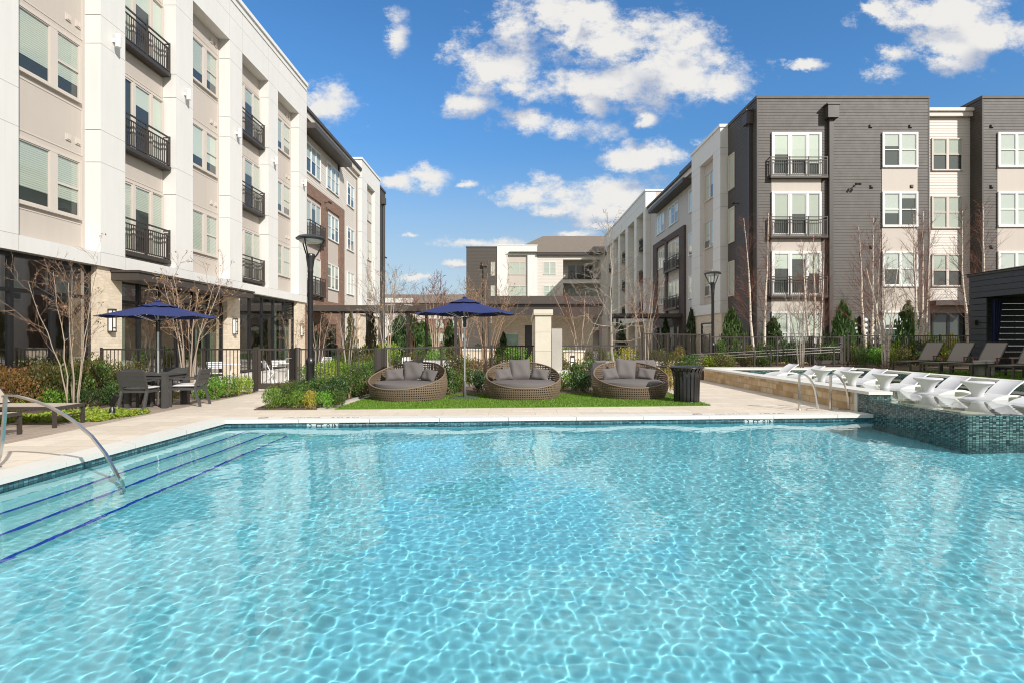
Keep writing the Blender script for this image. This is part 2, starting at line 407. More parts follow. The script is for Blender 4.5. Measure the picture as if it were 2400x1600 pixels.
def part(name, mb, m, parent, smooth=False, world=False, label=None, extra=None):
    """a part of a thing; world=True: coordinates are the scene's"""
    off = worldoff(parent) if world else None
    nf = len(mb.f)
    if extra: mb.add(extra[0].v, extra[0].f)
    o = link(name, mb.mesh(name, m, smooth, off), parent)
    if extra:                                                        # surface lines in a second material
        o.data.materials.append(MATS[extra[1]]); o.data.polygons.foreach_set('material_index', [0]*nf+[1]*(len(mb.f)-nf))
    if label: o['label'] = label
    return o
def single(name, mb, m, label, cat, group=None, smooth=False, loc=None, kind=None):
    """a thing of one mesh, origin at loc, coordinates the scene's"""
    o = link(name, mb.mesh(name, m, smooth, loc)); o.location = loc or (0, 0, 0)
    return tag(o, label, cat, group, kind)
def struct(name, mb, m, smooth=False):
    o = link(name, mb.mesh(name, m, smooth)); o['kind'] = 'structure'; return o
def copy_tree(o, parent=None):
    c = o.copy(); COL.objects.link(c)
    if parent: c.parent = parent
    for ch in o.children: copy_tree(ch, c)
    return c
def dup(o, label, loc, rz=None, scale=None):
    c = copy_tree(o); c['label'] = label; c.location = loc
    if rz is not None: c.rotation_euler = (0, 0, rz)
    if scale is not None: c.scale = scale if isinstance(scale, tuple) else (scale,)*3
    return c
def G(px, py, z=0.):
    Y = (CH-z)*F/(py-HZ); return ((px-1200)/F*Y, Y, z)
def P(px, py, Y): return ((px-1200)/F*Y, Y, CH+(HZ-py)/F*Y)
def textmesh(name, s, size, m, loc, rot, parent=None, align='CENTER'):
    cu = bpy.data.curves.new(name, 'FONT'); cu.body = s; cu.size = size; cu.align_x = align; cu.extrude = .002
    t = bpy.data.objects.new(name+'_src', cu); COL.objects.link(t)
    me = bpy.data.meshes.new_from_object(t.evaluated_get(bpy.context.evaluated_depsgraph_get()))
    bpy.data.objects.remove(t); bpy.data.curves.remove(cu)
    me.name = name; me.materials.clear(); me.materials.append(MATS[m])
    o = link(name, me, parent); o.location = loc; o.rotation_euler = rot; return o

# ------------------------------------------------------------------ ground, deck and pool
PL = [(-5.52, .9), (14., .9), (14., 11.55), (-5.18, 10.3)]            # pool, inner edge of the coping, near-left first
def ring(mb, inner, outer, z):
    for i in range(4):
        a, b, c, d = outer[i], outer[(i+1) % 4], inner[(i+1) % 4], inner[i]
        mb.quad((*a, z), (*b, z), (*c, z), (*d, z))
    return mb
def offset_pool(o, near=None):
    n = o if near is None else near
    return [(PL[0][0]-o, PL[0][1]-n), (PL[1][0]+o, PL[1][1]-n), (PL[2][0]+o, PL[2][1]+o*1.02), (PL[3][0]-o, PL[3][1]+o*.98)]
struct('ground', ring(MB(), offset_pool(.3), [(-400, -300), (400, -300), (400, 700), (-400, 700)], -.03), 'ground_soil')
dk = offset_pool(.34)
deck = MB(); ring(deck, dk, [(-7.1, -6), (24, -6), (24, 20.9), (-7.1, 20.9)], 0.)
struct('pool_deck', deck, 'travertine')
pv = MB(); pv.quad((-12.4, -6, .0), (-7.1, -6, .0), (-7.1, 15.9, .0), (-12.4, 15.9, .0))
struct('plank_paving', pv, 'plank_paver')
wk = MB()
wk.quad((-12.4, 15.9, -.004), (-7.1, 15.9, -.004), (-7.1, 20.9, -.004), (-12.4, 20.9, -.004))
wk.quad((-12.4, 20.9, -.004), (7.0, 20.9, -.004), (7.0, 78, -.004), (-12.4, 78, -.004))
wk.quad((7.0, 31, -.004), (13.4, 31, -.004), (13.4, 78, -.004), (7.0, 78, -.004))
struct('courtyard_path', wk, 'walk_paver')
# coping: slabs with joints, nosing over the water
cp = MB(); ci, co = PL, offset_pool(.36)
for i in range(4):
    a0, a1, b0, b1 = Vector(ci[i]), Vector(ci[(i+1) % 4]), Vector(co[i]), Vector(co[(i+1) % 4])
    L = (a1-a0).length; n = max(1, round(L/1.25)); g = .004/L
    for k in range(n):
        t0, t1 = k/n+(g if k else 0), (k+1)/n-(g if k < n-1 else 0)
        q = [a0.lerp(a1, t0), a0.lerp(a1, t1), b0.lerp(b1, t1), b0.lerp(b1, t0)]
        cp.prism([(p.x, p.y) for p in q], -.055, .012)
struct('pool_coping', cp, 'white_coping')
tl = MB(); ti = offset_pool(-.0+.03)
for i in range(4):
    a, b = ti[i], ti[(i+1) % 4]
    tl.quad((*a, -.05), (*b, -.05), (*b, -.30), (*a, -.30))
struct('waterline_tiles', tl, 'waterline_tile')
ba = MB()
for i in range(4):
    a, b = ti[i], ti[(i+1) % 4]
    ba.quad((*a, -.30), (*b, -.30), (*b, -1.24), (*a, -1.24))
ba.quad(*[(x, y, -1.24) for x, y in ti])
basin = struct('pool_basin', ba, 'plaster')
st = MB(); se = MB()
def sx(y): return -5.21-.036*(10.3-y)
STEPS = [(.10, .30), (.44, .54), (.80, .78), (1.16, 1.02)]           # edge distance from the wall, depth of the tread
for w, d in STEPS:
    z = -.0-d
    st.prism([(sx(.9), .93), (sx(.9)+w, .93), (sx(10.3)+w, 10.28), (sx(10.3), 10.28)], -1.238, z)
for w, d in STEPS[1:]:
    z = -d
    se.prism([(sx(.9)+w-.032, .95), (sx(.9)+w+.004, .95), (sx(10.3)+w+.004, 10.26), (sx(10.3)+w-.032, 10.26)], z-.028, z+.004)
steps = struct('pool_steps', st, 'step_plaster'); sedge = struct('step_edge_tiles', se, 'line_tile')
# water surface: real ripples, sun through it is refracted on to the floor
def water():
    xs = np.concatenate([np.arange(-5.9, 8.4, .0125), np.arange(8.4, 14.4, .06)]); ys = np.arange(.7, 11.7, .0125)
    X, Y = np.meshgrid(xs, ys); Z = np.zeros_like(X); g = np.random.default_rng(5)
    N = 64
    for i in range(N):
        lam = .060*(.36/.060)**g.random(); k = 2*math.pi/lam; a = g.random()*2*math.pi; ph = g.random()*6.283
        Z += WAVE/k/math.sqrt(N/2)*np.sin(k*(X*math.cos(a)+Y*math.sin(a))+ph)
    # a few longer swells
    for lam, a, ph, A in ((1.9, .6, .3, .004), (2.7, 2.1, 1.2, .005), (1.3, -.9, 2.2, .0025)):
        k = 2*math.pi/lam; Z += A*np.sin(k*(X*math.cos(a)+Y*math.sin(a))+ph)
    # calmer beside the steps, livelier to the right and far
    Z *= .55+.45*np.clip((X+5.2)/4.0, 0, 1)
    ny, nx = X.shape
    v = np.stack([X, Y, Z-.12], -1).reshape(-1, 3); i = np.arange(nx*ny).reshape(ny, nx)
    f = np.stack([i[:-1, :-1], i[:-1, 1:], i[1:, 1:], i[1:, :-1]], -1).reshape(-1, 4)
    m = bpy.data.meshes.new('pool_water'); m.vertices.add(len(v)); m.vertices.foreach_set('co', v.astype(np.float32).ravel())
    m.loops.add(f.size); m.loops.foreach_set('vertex_index', f.astype(np.int32).ravel())
    m.polygons.add(len(f)); m.polygons.foreach_set('loop_start', (np.arange(len(f))*4).astype(np.int32))
    m.polygons.foreach_set('use_smooth', np.ones(len(f), bool)); m.update(calc_edges=True); m.materials.append(MATS['pool_water'])
    o = link('pool_water', m); o['kind'] = 'structure'; o.cycles.is_caustics_caster = True
WAVE = .0135
water()
for o in (basin, steps, sedge): o.cycles.is_caustics_receiver = True
# depth marks
mk = [(757, 'left'), (1779, 'right')]
def edge_pt(px):
    a, b = Vector(ti[3]), Vector(ti[2]); k = (px-1200)/F; t = (a.x-k*a.y)/((k*(b.y-a.y))-(b.x-a.x)); return a.lerp(b, t), math.atan2(b.y-a.y, b.x-a.x)
for px, sd in mk:
    p, an = edge_pt(px)
    r = thing('depth_marker', 'white tile marker reading 3 FT 8 IN at the %s end of the far waterline' % sd, 'depth marker', (p.x, p.y, -.12), an, 'depth markers on the pool edge')
    part('marker_tile', MB().box(-.29, -.006, -.09, .29, .003, .060), 'marker_tile', r)
    for k, (ch, xx) in enumerate((('3', -.225), ('FT', -.06), ('8', .095), ('IN', .225))):
        textmesh('marker_text', ch, .135, 'ink', (xx, -.0085, -.052), (R(90), 0, 0), r)
    c = Vector(PL[3]).lerp(Vector(PL[2]), .5); off = .20
    q = (p.x-off*math.sin(an)*1.-.42, p.y+off*math.cos(an)-.42*math.sin(an), .0135)
    r2 = thing('coping_marker', 'black NO DIVING 3 FT 8 IN lettering on the white coping, %s end' % sd, 'depth marker', q, an, 'lettering on the pool coping')
    textmesh('marker_text', 'NO DIVING', .13, 'ink_soft', (-.02, -.05, 0), (0, 0, 0), r2)
    textmesh('marker_text', '3 FT 8 IN', .13, 'ink_soft', (.78, -.05, 0), (0, 0, 0), r2)
    t = 0
    ringm = MB(); ringm.tube([(.085*math.cos(a*.35), .085*math.sin(a*.35), 0) for a in range(18)], .008, 4, close=True); ringm.bar((-.06, -.06, 0), (.06, .06, 0), .014, .004)
    o = part('marker_symbol', ringm, 'ink_soft', r2); o.location = (-.72, 0, 0)

# ------------------------------------------------------------------ raised tanning pool on the right
SX0, SX1, SY0, SY1 = 7.05, 12.45, 8.80, 20.9
mo = MB()
mo.box(SX0, SY0, -1.2, 14, SY0+.22, .285); mo.box(SX0, SY0+.22, -1.2, SX0+.22, 11.2, .285)
mo.box(SX0, 11.2, -1.2, SX0+.42, 11.62, .385)
struct('mosaic_wall', mo, 'mosaic')
wl = MB(); wl.box(SX0, 11.66, -.02, SX0+.36, SY1, .385); wl.box(SX0+.36, SY1-.36, -.02, 12.9, SY1, .385)
single('stone_wall', wl, 'stone_veneer', 'tan ashlar stone wall under white coping beside the raised pool', 'wall', loc=(SX0, 16, 0))
ed = MB(); ed.box(SX0-.012, 11.60, -.02, SX0+.2, 11.70, .386)
struct('wall_edge', ed, 'white_coping')
cc = MB()
for y in np.arange(11.16, SY1-.02, 1.22): cc.box(SX0-.05, y+.004, .385, SX0+.42, min(y+1.216, SY1+.04), .445)
for x in np.arange(SX0+.42, 12.85, 1.22): cc.box(x+.004, SY1-.40, .385, min(x+1.216, 12.9), SY1+.04, .444)
for y in np.arange(8.0, SY1-.5, 1.22): cc.box(SX1, y+.004, .385, SX1+.44, min(y+1.216, SY1-.42), .445)
struct('ledge_coping', cc, 'white_coping')
li = MB(); li.box(SX1, 6, -.5, SX1+.4, SY1, .383); li.box(SX0+.362, SY1-.375, -.4, SX1, SY1-.362, .383); li.box(SX0+.362, 11.66, -.4, SX0+.37, SY1-.4, .383)
struct('ledge_tiles', li, 'mosaic')
lf = MB(); lf.box(SX0+.22, SY0+.22, -.6, SX1, SY1-.36, .06); struct('tanning_ledge', lf, 'ledge_plaster')
lw = MB(); lw.quad((SX0+.03, SY0+.03, .291), (SX1, SY0+.03, .291), (SX1, SY1-.37, .291), (SX0+.03, SY1-.37, .291)); struct('ledge_water', lw, 'ledge_water')
# raised terrace behind and right of it
te = MB(); te.box(12.85, -6, -.02, 40, 31.45, .33); te.box(7.0, 20.95, -.02, 12.85, 31.45, .33); struct('raised_terrace', te, 'mulch')
tf = MB(); tf.quad((12.9, -6, .336), (22, -6, .336), (22, 21.2, .336), (12.9, 21.2, .336)); struct('terrace_turf', tf, 'turf_base')
tp = MB(); tp.quad((9.2, 27.6, .338), (19, 27.6, .338), (19, 29.3, .338), (9.2, 29.3, .338)); struct('tactile_paving', tp, 'yellow_paving')
rc = MB(); rc.box(7.3, 21.6, .0, 10.4, 21.95, .42); rc.box(10.3, 22.2, .0, 13.4, 22.4, .40)
single('ramp_kerb', rc, 'white_coping', 'low white kerb along the ramp behind the raised pool', 'kerb', loc=(9, 22, 0))
# lawn under the daybeds and planting beds
TB = [(-3.72, 11.93), (4.42, 12.63), (4.30, 15.5), (-3.60, 15.0)]
tb = MB(); tb.prism([(x, y) for x, y in TB], -.01, .012); struct('turf_mat', tb, 'turf_base')
def blades(poly, n, h, name, m, seed=3, z=.012, w=.006):
    g = np.random.default_rng(seed); a, b, c, d = [np.array(p) for p in poly]
    u = g.random((n, 1)); v = g.random((n, 1)); p = (a*(1-u)+b*u)*(1-v)+(d*(1-u)+c*u)*v
    th = g.random(n)*6.283; hh = h*(.6+.7*g.random(n)); ln = g.normal(0, .45, (n, 2))*hh[:, None]
    V = np.zeros((n, 3, 3)); V[:, 0, :2] = p; V[:, 1, :2] = p; V[:, 2, :2] = p+ln; V[:, :, 2] = z
    V[:, 0, 0] -= np.cos(th)*w; V[:, 0, 1] -= np.sin(th)*w; V[:, 1, 0] += np.cos(th)*w; V[:, 1, 1] += np.sin(th)*w; V[:, 2, 2] += hh
    m_ = bpy.data.meshes.new(name); m_.from_pydata(V.reshape(-1, 3).tolist(), [], np.arange(n*3).reshape(-1, 3).tolist()); m_.materials.append(MATS[m])
    return link(name, m_)
o = blades(TB, 60000, .035, 'turf_grass', 'grass_blade'); tag(o, 'bright green artificial turf under the wicker daybeds', 'grass', kind='stuff')
o = blades([(12.9, 9), (18, 9), (18, 21.2), (12.9, 21.2)], 16000, .04, 'terrace_grass', 'grass_blade', 4, .336, .01); tag(o, 'green turf under the taupe loungers on the terrace', 'grass', kind='stuff')
bd = MB()
bd.prism([(-12.3, 6.5), (-9.6, 6.5), (-8.85, 10.2), (-7.25, 10.9), (-7.6, 11.5), (-8.75, 11.75), (-9.0, 14.2), (-7.3, 14.4), (-7.2, 15.9), (-12.3, 15.9)], -.01, .02)
bd.prism([(-5.38, 11.85), (-4.0, 11.9), (-3.80, 15.2), (4.35, 15.7), (4.5, 20.4), (-4.4, 16.3), (-5.95, 15.9)], -.01, .02)
struct('planting_bed', bd, 'mulch')
eb = MB(); eb.bar((-4.02, 11.85, .01), (-3.78, 15.1, .01), .09, .05); struct('bed_edging', eb, 'concrete')

# ------------------------------------------------------------------ building pieces
class Wall:
    """axis-aligned facade: u along it, z up, n outwards"""
    def __init__(s, face, c): s.f, s.c = face, c
    def pt(s, u, z, n):
        return (s.c+n, u, z) if s.f == 'X+' else (s.c-n, u, z) if s.f == 'X-' else (u, s.c-n, z)
    def box(s, mb, u0, u1, z0, z1, n0, n1):
        return mb.box(*s.pt(u0, z0, n0), *s.pt(u1, z1, n1))
    def lap(s, mb, u0, u1, z0, z1, lap=.155, d=.020, n0=0.):
        k = max(1, round((z1-z0)/lap)); h = (z1-z0)/k; prof = [(n0-.03, z0)]
        for i in range(k): prof += [(n0+d, z0+i*h), (n0+d*.25, z0+(i+1)*h)]
        prof.append((n0-.03, z1))
        return mb.extrude(prof, lambda a, b, t: s.pt(u0+(u1-u0)*t, b, a))
def window(W, par, u0, u1, z0, z1, units='hh', trim='greige_trim', ratio=None, n=0., blind=None, mull=.07, cover=None, tw=.06, flip=False, name='window'):
    """units: h double hung, f fixed, d glazed door leaf"""
    fr, pn, bl, bk = MB(), MB(), MB(), MB(); B = W.box
    B(fr, u0, u1, z1-tw, z1, n, n+.07); B(fr, u0, u1, z0, z0+tw, n, n+.085); B(fr, u0, u0+tw, z0+tw, z1-tw, n, n+.068); B(fr, u1-tw, u1, z0+tw, z1-tw, n, n+.068)
    k = len(units); ratio = ratio or [1]*k; tot = (u1-u0-2*tw)-mull*(k-1); sr = sum(ratio); a = u0+tw
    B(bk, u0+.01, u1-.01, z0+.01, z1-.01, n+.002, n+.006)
    for i, ty in enumerate(units):
        b = a+tot*ratio[i]/sr
        if i < k-1: B(fr, b, b+mull, z0+tw, z1-tw, n, n+.066)
        s = .030 if ty != 'd' else .055
        for (p, q, r_, t_) in ((a, a+s, z0+tw, z1-tw), (b-s, b, z0+tw, z1-tw), (a+s, b-s, z0+tw, z0+tw+s), (a+s, b-s, z1-tw-s, z1-tw)): B(fr, p, q, r_, t_, n+.02, n+.052)
        if ty == 'h': zm = (z0+z1)/2; B(fr, a+s, b-s, zm-.026, zm+.026, n+.02, n+.056)
        pn.quad(*[W.pt(u_, z_, n+.036) for u_, z_ in ((a+s, z0+tw+s), (b-s, z0+tw+s), (b-s, z1-tw-s), (a+s, z1-tw-s))])
        cv = cover if cover is not None else rnd.choice((1, 1, 1, .9, .62, .38, .72, .5, 1, .15))
        if isinstance(cv, (list, tuple)): cv = cv[i]
        if cv > 0: B(bl, a+.005, b-.005, z1-tw-(z1-z0-2*tw)*cv, z1-tw, n+.010, n+.016)
        a = b+mull
    w = part(name, fr, trim, par, world=True)
    part('pane', pn, 'pane_glass', w, world=True); part('room_backing', bk, 'room_dark', w, world=True)
    if bl.v: part('blind', bl, blind or rnd.choice(('blind_pale', 'blind_pale', 'roller_shade')), w, world=True)
    return w
def balcony(W, par, u0, u1, z0, h=1.15, proj=.24, n=0., m='bronze_metal'):
    r = MB(); B = W.box; a, b = n+proj-.05, n+proj
    B(r, u0, u1, z0, z0+.12, n, b+.02)                                  # slab edge
    for zz, t in ((z0+h, .05), (z0+h-.17, .035), (z0+.20, .035)): B(r, u0+.05, u1-.05, zz-t, zz, a+.005, b-.005)
    k = max(2, round((u1-u0)/1.05)); 
    for i in range(k+1): u = u0+.005+(u1-u0-.06)*i/k; B(r, u, u+.05, z0+.12, z0+h+.02, a, b)
    c = int((u1-u0)/.105)
    for i in range(c): u = u0+.05+(u1-u0-.1)*(i+.5)/c; B(r, u-.009, u+.009, z0+.2, z0+h-.17, a+.016, b-.016)
    for u in (u0, u1-.05):
        for zz in (z0+h, z0+.2): B(r, u+.005, u+.045, zz-.035, zz, n, a)
        q = int(proj/.1)
        for i in range(q): nn = n+proj*(i+.5)/q-.02; B(r, u+.016, u+.034, z0+.2, z0+h-.17, nn-.009, nn+.009)
    return part('balcony_railing', r, m, par, world=True)
def panel_trim(W, mb, u0, u1, z0, z1, n=0.):
    for a, b, c, d in ((u0, u1, z0, z0+.03), (u0, u1, z1-.03, z1), (u0, u0+.03, z0+.03, z1-.03), (u1-.03, u1, z0+.03, z1-.03)): W.box(mb, a, b, c, d, n, n+.012)

# ------------------------------------------------------------------ left wing
LW = thing('apartment_building', 'white panelled apartment wing with bronze balcony railings and storefront glass left of the pool', 'apartment building', (-11.7, 20., 0))
W = Wall('X+', -11.7); Wr = Wall('X+', -12.15); Wb = Wall('X+', -11.8)
PIL = [(8.72, 9.78), (12.40, 13.49), (16.18, 17.21), (19.81, 20.86), (23.59, 24.68), (27.35, 28.45), (31.25, 32.43)]
gm = MB(); gm.box(-30, 8.72, 3.56, -12.15, 32.43, 15.9)
m = MB(); W.box(m, 8.72, 32.43, 3.56, 3.94, -.45, 0); W.box(m, 8.72, 32.43, 13.9, 15.88, -.45, 0)
for a, b in PIL: W.box(m, a, b, 3.94, 13.9, -.45, 0)
wm = m
m = MB(); m.box(-30, 8.66, 15.88, -11.63, 32.49, 16.05); m.box(-30, 8.70, 15.60, -11.665, 32.45, 15.64); part('parapet_cap', m, 'white_trim', LW, world=True)
m = MB()
for a, b in PIL:
    for z in (3.94, 6.5, 7.42, 9.88, 10.69, 13.1, 13.9): W.box(m, a, b, z, z+.014, -.44, .0015)
    for y in (a, b): W.box(m, y-.006, y+.006, 13.92, 15.58, 0, .0015); W.box(m, y-.006, y+.006, 3.57, 3.93, 0, .0015)
W.box(m, 8.72, 32.43, 14.9, 14.914, 0, .0018); part('wall', wm, 'white_panel', LW, world=True, extra=(m, 'joint'))
pt = MB()
for i in range(len(PIL)-1):
    a, b = PIL[i][1], PIL[i+1][0]
    for k in range(3):
        zb = 4.80+3.27*k; zh = zb+1.68
        if i % 2 == 1:
            window(Wr, LW, a+.16, b-.20, zb, zh, 'fh', ratio=[1.5, 1], mull=.24, tw=.08, cover=rnd.choice((1, 1, .75)))
            panel_trim(Wr, pt, a+.05, b-.10, zh+.15, zb+3.27-.12)
            if k == 0: panel_trim(Wr, pt, a+.05, b-.10, 4.0, zb-.08)
            for y in (b-.62, b-.28):
                vn = MB(); Wr.box(vn, y-.09, y+.09, zh+.42, zh+.60, 0, .03); Wr.box(vn, y-.06, y+.06, zh+.45, zh+.57, .03, .045)
                part('vent', vn, 'greige_trim', LW, world=True)
        else:
            zf = 4.08+3.24*k
            window(Wr, LW, a+.08, b-.06, zf+.12, zh, 'ddf', ratio=[1, 1, .7], mull=.10, cover=[rnd.choice((0, 1, .3)), rnd.choice((.3, .35, 1)), 1], name='balcony_door')
            balcony(Wr, LW, a+.02, b-.06, zf, proj=.30)
            panel_trim(Wr, pt, a+.05, b-.10, zh+.08, zf+3.24-.06)
part('wall', gm, 'greige_panel', LW, world=True, extra=(pt, 'greige_trim'))
# ground floor: brick piers, storefronts, rooms behind the glass
for a, b in [PIL[i] for i in (0, 2, 4, 6)]: part('brick_pier', Wb.box(MB(), a, b, 0, 3.56, -.8, 0), 'beige_brick', LW, world=True)
for a, b in ((9.78, 16.18),): part('window_sill', Wb.box(MB(), a, b, 0, .5, -.35, -.20), 'beige_brick', LW, world=True)
m = MB(); m.box(-30, 8.75, -.02, -17.2, 32.4, 3.56); m.box(-17.2, 23.9, 0, -12.6, 24.3, 3.56); m.box(-17.2, 8.75, 0, -12.6, 8.95, 3.56); m.box(-17.2, 32.2, 0, -12.1, 32.42, 3.56)
part('interior_wall', m, 'interior_mid', LW, world=True)
m = MB(); m.box(-17.2, 8.95, 0, -12.1, 32.2, .03); part('interior_floor', m, 'interior_dark', LW, world=True)
for (x, y, w, d, h) in ((-14.5, 11, 1.6, .9, .75), (-15.2, 14.2, .9, 1.8, .45), (-14.4, 18.8, 1.8, .7, 1.05), (-15, 21.6, 1.0, 1.6, .45), (-14.6, 26.4, 1.4, .8, .75), (-15.4, 29.4, .8, 2.0, .9)):
    m = MB(); m.box(x-w/2, y-d/2, h-.06, x+w/2, y+d/2, h); m.box(x-w/2+.08, y-d/2+.08, .03, x+w/2-.08, y+d/2-.08, h-.06)
    part('interior_table', m, 'charcoal_wood', LW, world=True)
Wg = Wall('X+', -12.03)
def storefront(u0, u1, zs, k, transom, doors=(), louver=False):
    f, g = MB(), MB(); zt = 3.45
    Wg.box(f, u0, u1, zt, 3.555, -.07, .06); Wg.box(f, u0, u1, zs, zs+.09, -.05, .05); Wg.box(f, u0, u1, transom-.05, transom+.05, -.045, .045)
    for i in range(k+1):
        u = u0+(u1-u0-.11)*i/k; Wg.box(f, u, u+.11, zs+.09, zt, -.06, .055)
        if i < k:
            u2 = u0+(u1-u0-.11)*(i+1)/k
            lv = louver and i == k-1
            for z0, z1 in ((zs+.09, transom-.05), (transom+.05, zt)):
                if lv and z1 == zt:
                    for q in range(9): Wg.box(f, u+.11, u2, z0+q*(z1-z0)/9, z0+(q+.6)*(z1-z0)/9, -.02, .02)
                else: g.quad(*[Wg.pt(u_, z_, 0) for u_, z_ in ((u+.11, z0), (u2, z0), (u2, z1), (u+.11, z1))])
            if i in doors:
                Wg.box(f, u+.11, u+.18, zs+.09, transom-.05, -.03, .03); Wg.box(f, u2-.07, u2, zs+.09, transom-.05, -.03, .03); Wg.box(f, u+.30, u+.33, .95, 1.25, .03, .07)
    w = part('storefront', f, 'black_metal', LW, world=True); part('pane', g, 'shop_glass', w, world=True)
storefront(9.80, 16.18, .5, 5, 2.65)
storefront(17.21, 23.59, .04, 6, 2.62, (2, 3)); storefront(24.68, 31.25, .04, 5, 2.62, (2,), True)
def curtain(y0, y1, x=-12.32):
    c = MB(); n = int((y1-y0)*26)
    c.grid(lambda u, v: (x+.035*math.sin(u*n*1.15)+.01*math.sin(u*n*.37), y0+(y1-y0)*u, .08+3.3*v), n*3, 1); part('curtain', c, 'curtain_green', LW, smooth='all', world=True)
for a, b in ((17.34, 18.05), (21.9, 22.25), (22.55, 23.4), (24.85, 25.3), (29.2, 29.8), (30.1, 31.1)): curtain(a, b)
m = MB(); m.box(-11.82, 16.74, 3.21, -10.99, 24.2, 3.47); m.box(-11.82, 16.70, 3.44, -10.95, 24.24, 3.50)
cn = part('entrance_canopy', m, 'bronze_fascia', LW, world=True)
for y in (18.2, 20.4, 22.6): part('downlight', MB().lathe([(.09, 0), (.09, .015)], 14, (-11.4, y, 3.194)), 'white_trim', cn, world=True)
# middle, sided section
Ws = Wall('X+', -12.10); Wk = Wall('X+', -11.95)
m = MB(); m.box(-30, 32.43, -.02, -12.12, 44.3, 14.3); Ws.lap(m, 32.43, 44.3, 0, 14.3); part('siding', m, 'beige_siding', LW, world=True)
m = MB(); Wk.box(m, 32.44, 40.6, 9.98, 10.7, -.148, 0)
for a, b in ((32.44, 33.15), (35.75, 36.95), (39.45, 40.6)): Wk.box(m, a, b, 3.95, 9.98, -.148, 0)
for a, b, c, d in ((32.44, 33.6, 0, 2.5), (35.6, 36.6, 0, 2.5), (38.9, 40.6, 0, 2.5), (32.44, 40.6, 2.5, 3.95)): Wk.box(m, a, b, c, d, -.148, 0)
part('brick_wall', m, 'brown_brick', LW, world=True)
m = MB(); Ws.box(m, 33.15, 35.75, 3.95, 9.98, 0, .045); Ws.box(m, 36.95, 39.45, 3.95, 9.98, 0, .045); part('spandrel_panel', m, 'greige_panel', LW, world=True)
for a, b in ((33.6, 35.6), (36.6, 38.9)): window(Ws, LW, a, b, .03, 2.5, 'dd', 'black_metal', cover=0, name='entrance_door', n=.02)
for k in range(3):
    zb = 4.80+3.27*k; zh = zb+1.68
    if k < 2:
        window(Ws, LW, 33.2, 35.7, 4.2+3.24*k, zh, 'ddf', n=.046, name='balcony_door'); balcony(Wk, LW, 33.1, 35.85, 4.08+3.24*k, proj=.22)
        window(Ws, LW, 37.0, 39.4, zb, zh, 'hhh', n=.046, trim='white_trim')
    else:
        window(Ws, LW, 33.24, 35.81, zb, zh+.1, 'hhh', n=.02, trim='white_trim', cover=[.5, .45, 1]); window(Ws, LW, 37.0, 39.6, zb, zh+.1, 'hhh', n=.02, trim='white_trim')
    window(Ws, LW, 41.57, 43.37, zb, zh, 'hh', n=.02, trim='white_trim')
window(Ws, LW, 41.6, 43.3, .7, 2.6, 'hh', n=.02, trim='white_trim')
m = MB(); Ws.box(m, 32.45, 44.28, 14.25, 14.62, 0, .3); Ws.box(m, 32.45, 44.28, 13.95, 14.25, 0, .12); part('cornice', m, 'beige_siding', LW, world=True)
m = MB(); Ws.box(m, 32.45, 44.28, 14.62, 14.80, -.5, .42); part('gutter', m, 'bronze_fascia', LW, world=True)
m = MB(); Ws.box(m, 32.45, 39.9, 13.55, 13.85, .02, .88); Ws.box(m, 39.5, 39.6, 13.1, 13.55, .02, .12); part('awning', m, 'bronze_fascia', LW, world=True)
m = MB(); m.tube([(-12.0, 44.16, .1), (-12.0, 44.16, 14.2)], .05, 8); part('downspout', m, 'sling_tan', LW, world=True)
# second white block and the dark end
m = MB(); m.box(-30, 44.3, -.02, -12.0, 50.4, 15.5); part('wall', m, 'greige_panel', LW, world=True)
m = MB()
for a, b, c, d in ((44.3, 45.96, 3.45, 15.5), (48.6, 50.4, 3.45, 15.5), (45.96, 48.6, 14.1, 15.5), (45.96, 48.6, 3.45, 3.9)): W.box(m, a, b, c, d, -.3, 0)
m.box(-30, 44.28, 3.45, -12.0, 44.3, 15.5); wm = m
m = MB(); m.box(-30, 44.22, 15.5, -11.63, 50.46, 15.66); part('parapet_cap', m, 'white_trim', LW, world=True)
m = MB()
for z in (3.94, 6.5, 7.42, 9.88, 10.69, 13.2, 14.1):
    for a, b in ((44.3, 45.96), (48.6, 50.4)): W.box(m, a, b, z, z+.016, -.2, .002)
    m.box(-12.3, 44.276, z, -11.70, 44.3, z+.016)
part('wall', wm, 'white_panel', LW, world=True, extra=(m, 'joint'))
m = MB(); m.box(-13, 44.34, 0, -11.85, 50.4, 3.45); part('brick_base', m, 'beige_brick', LW, world=True)
for k in range(3): window(Wall('X+', -12.0), LW, 46.1, 48.4, 4.80+3.27*k, 6.48+3.27*k, 'fh', mull=.15)
window(Wall('X+', -11.85), LW, 46.2, 48.2, .8, 2.7, 'hh', trim='black_metal')
m = MB(); m.box(-30, 50.4, 0, -11.80, 52.8, 15.0); Wall('X+', -11.78).lap(m, 50.41, 52.8, 0, 15.0); part('siding', m, 'charcoal_siding', LW, world=True)
m = MB(); m.box(-11.78, 50.35, 15.0, -11.70, 52.86, 15.18); m.box(-11.8, 51.2, 13.7, -11.45, 51.8, 14.3); m.tube([(-11.62, 51.5, 0), (-11.62, 51.5, 13.8)], .07, 8); part('scupper', m, 'charcoal_siding', LW, world=True)

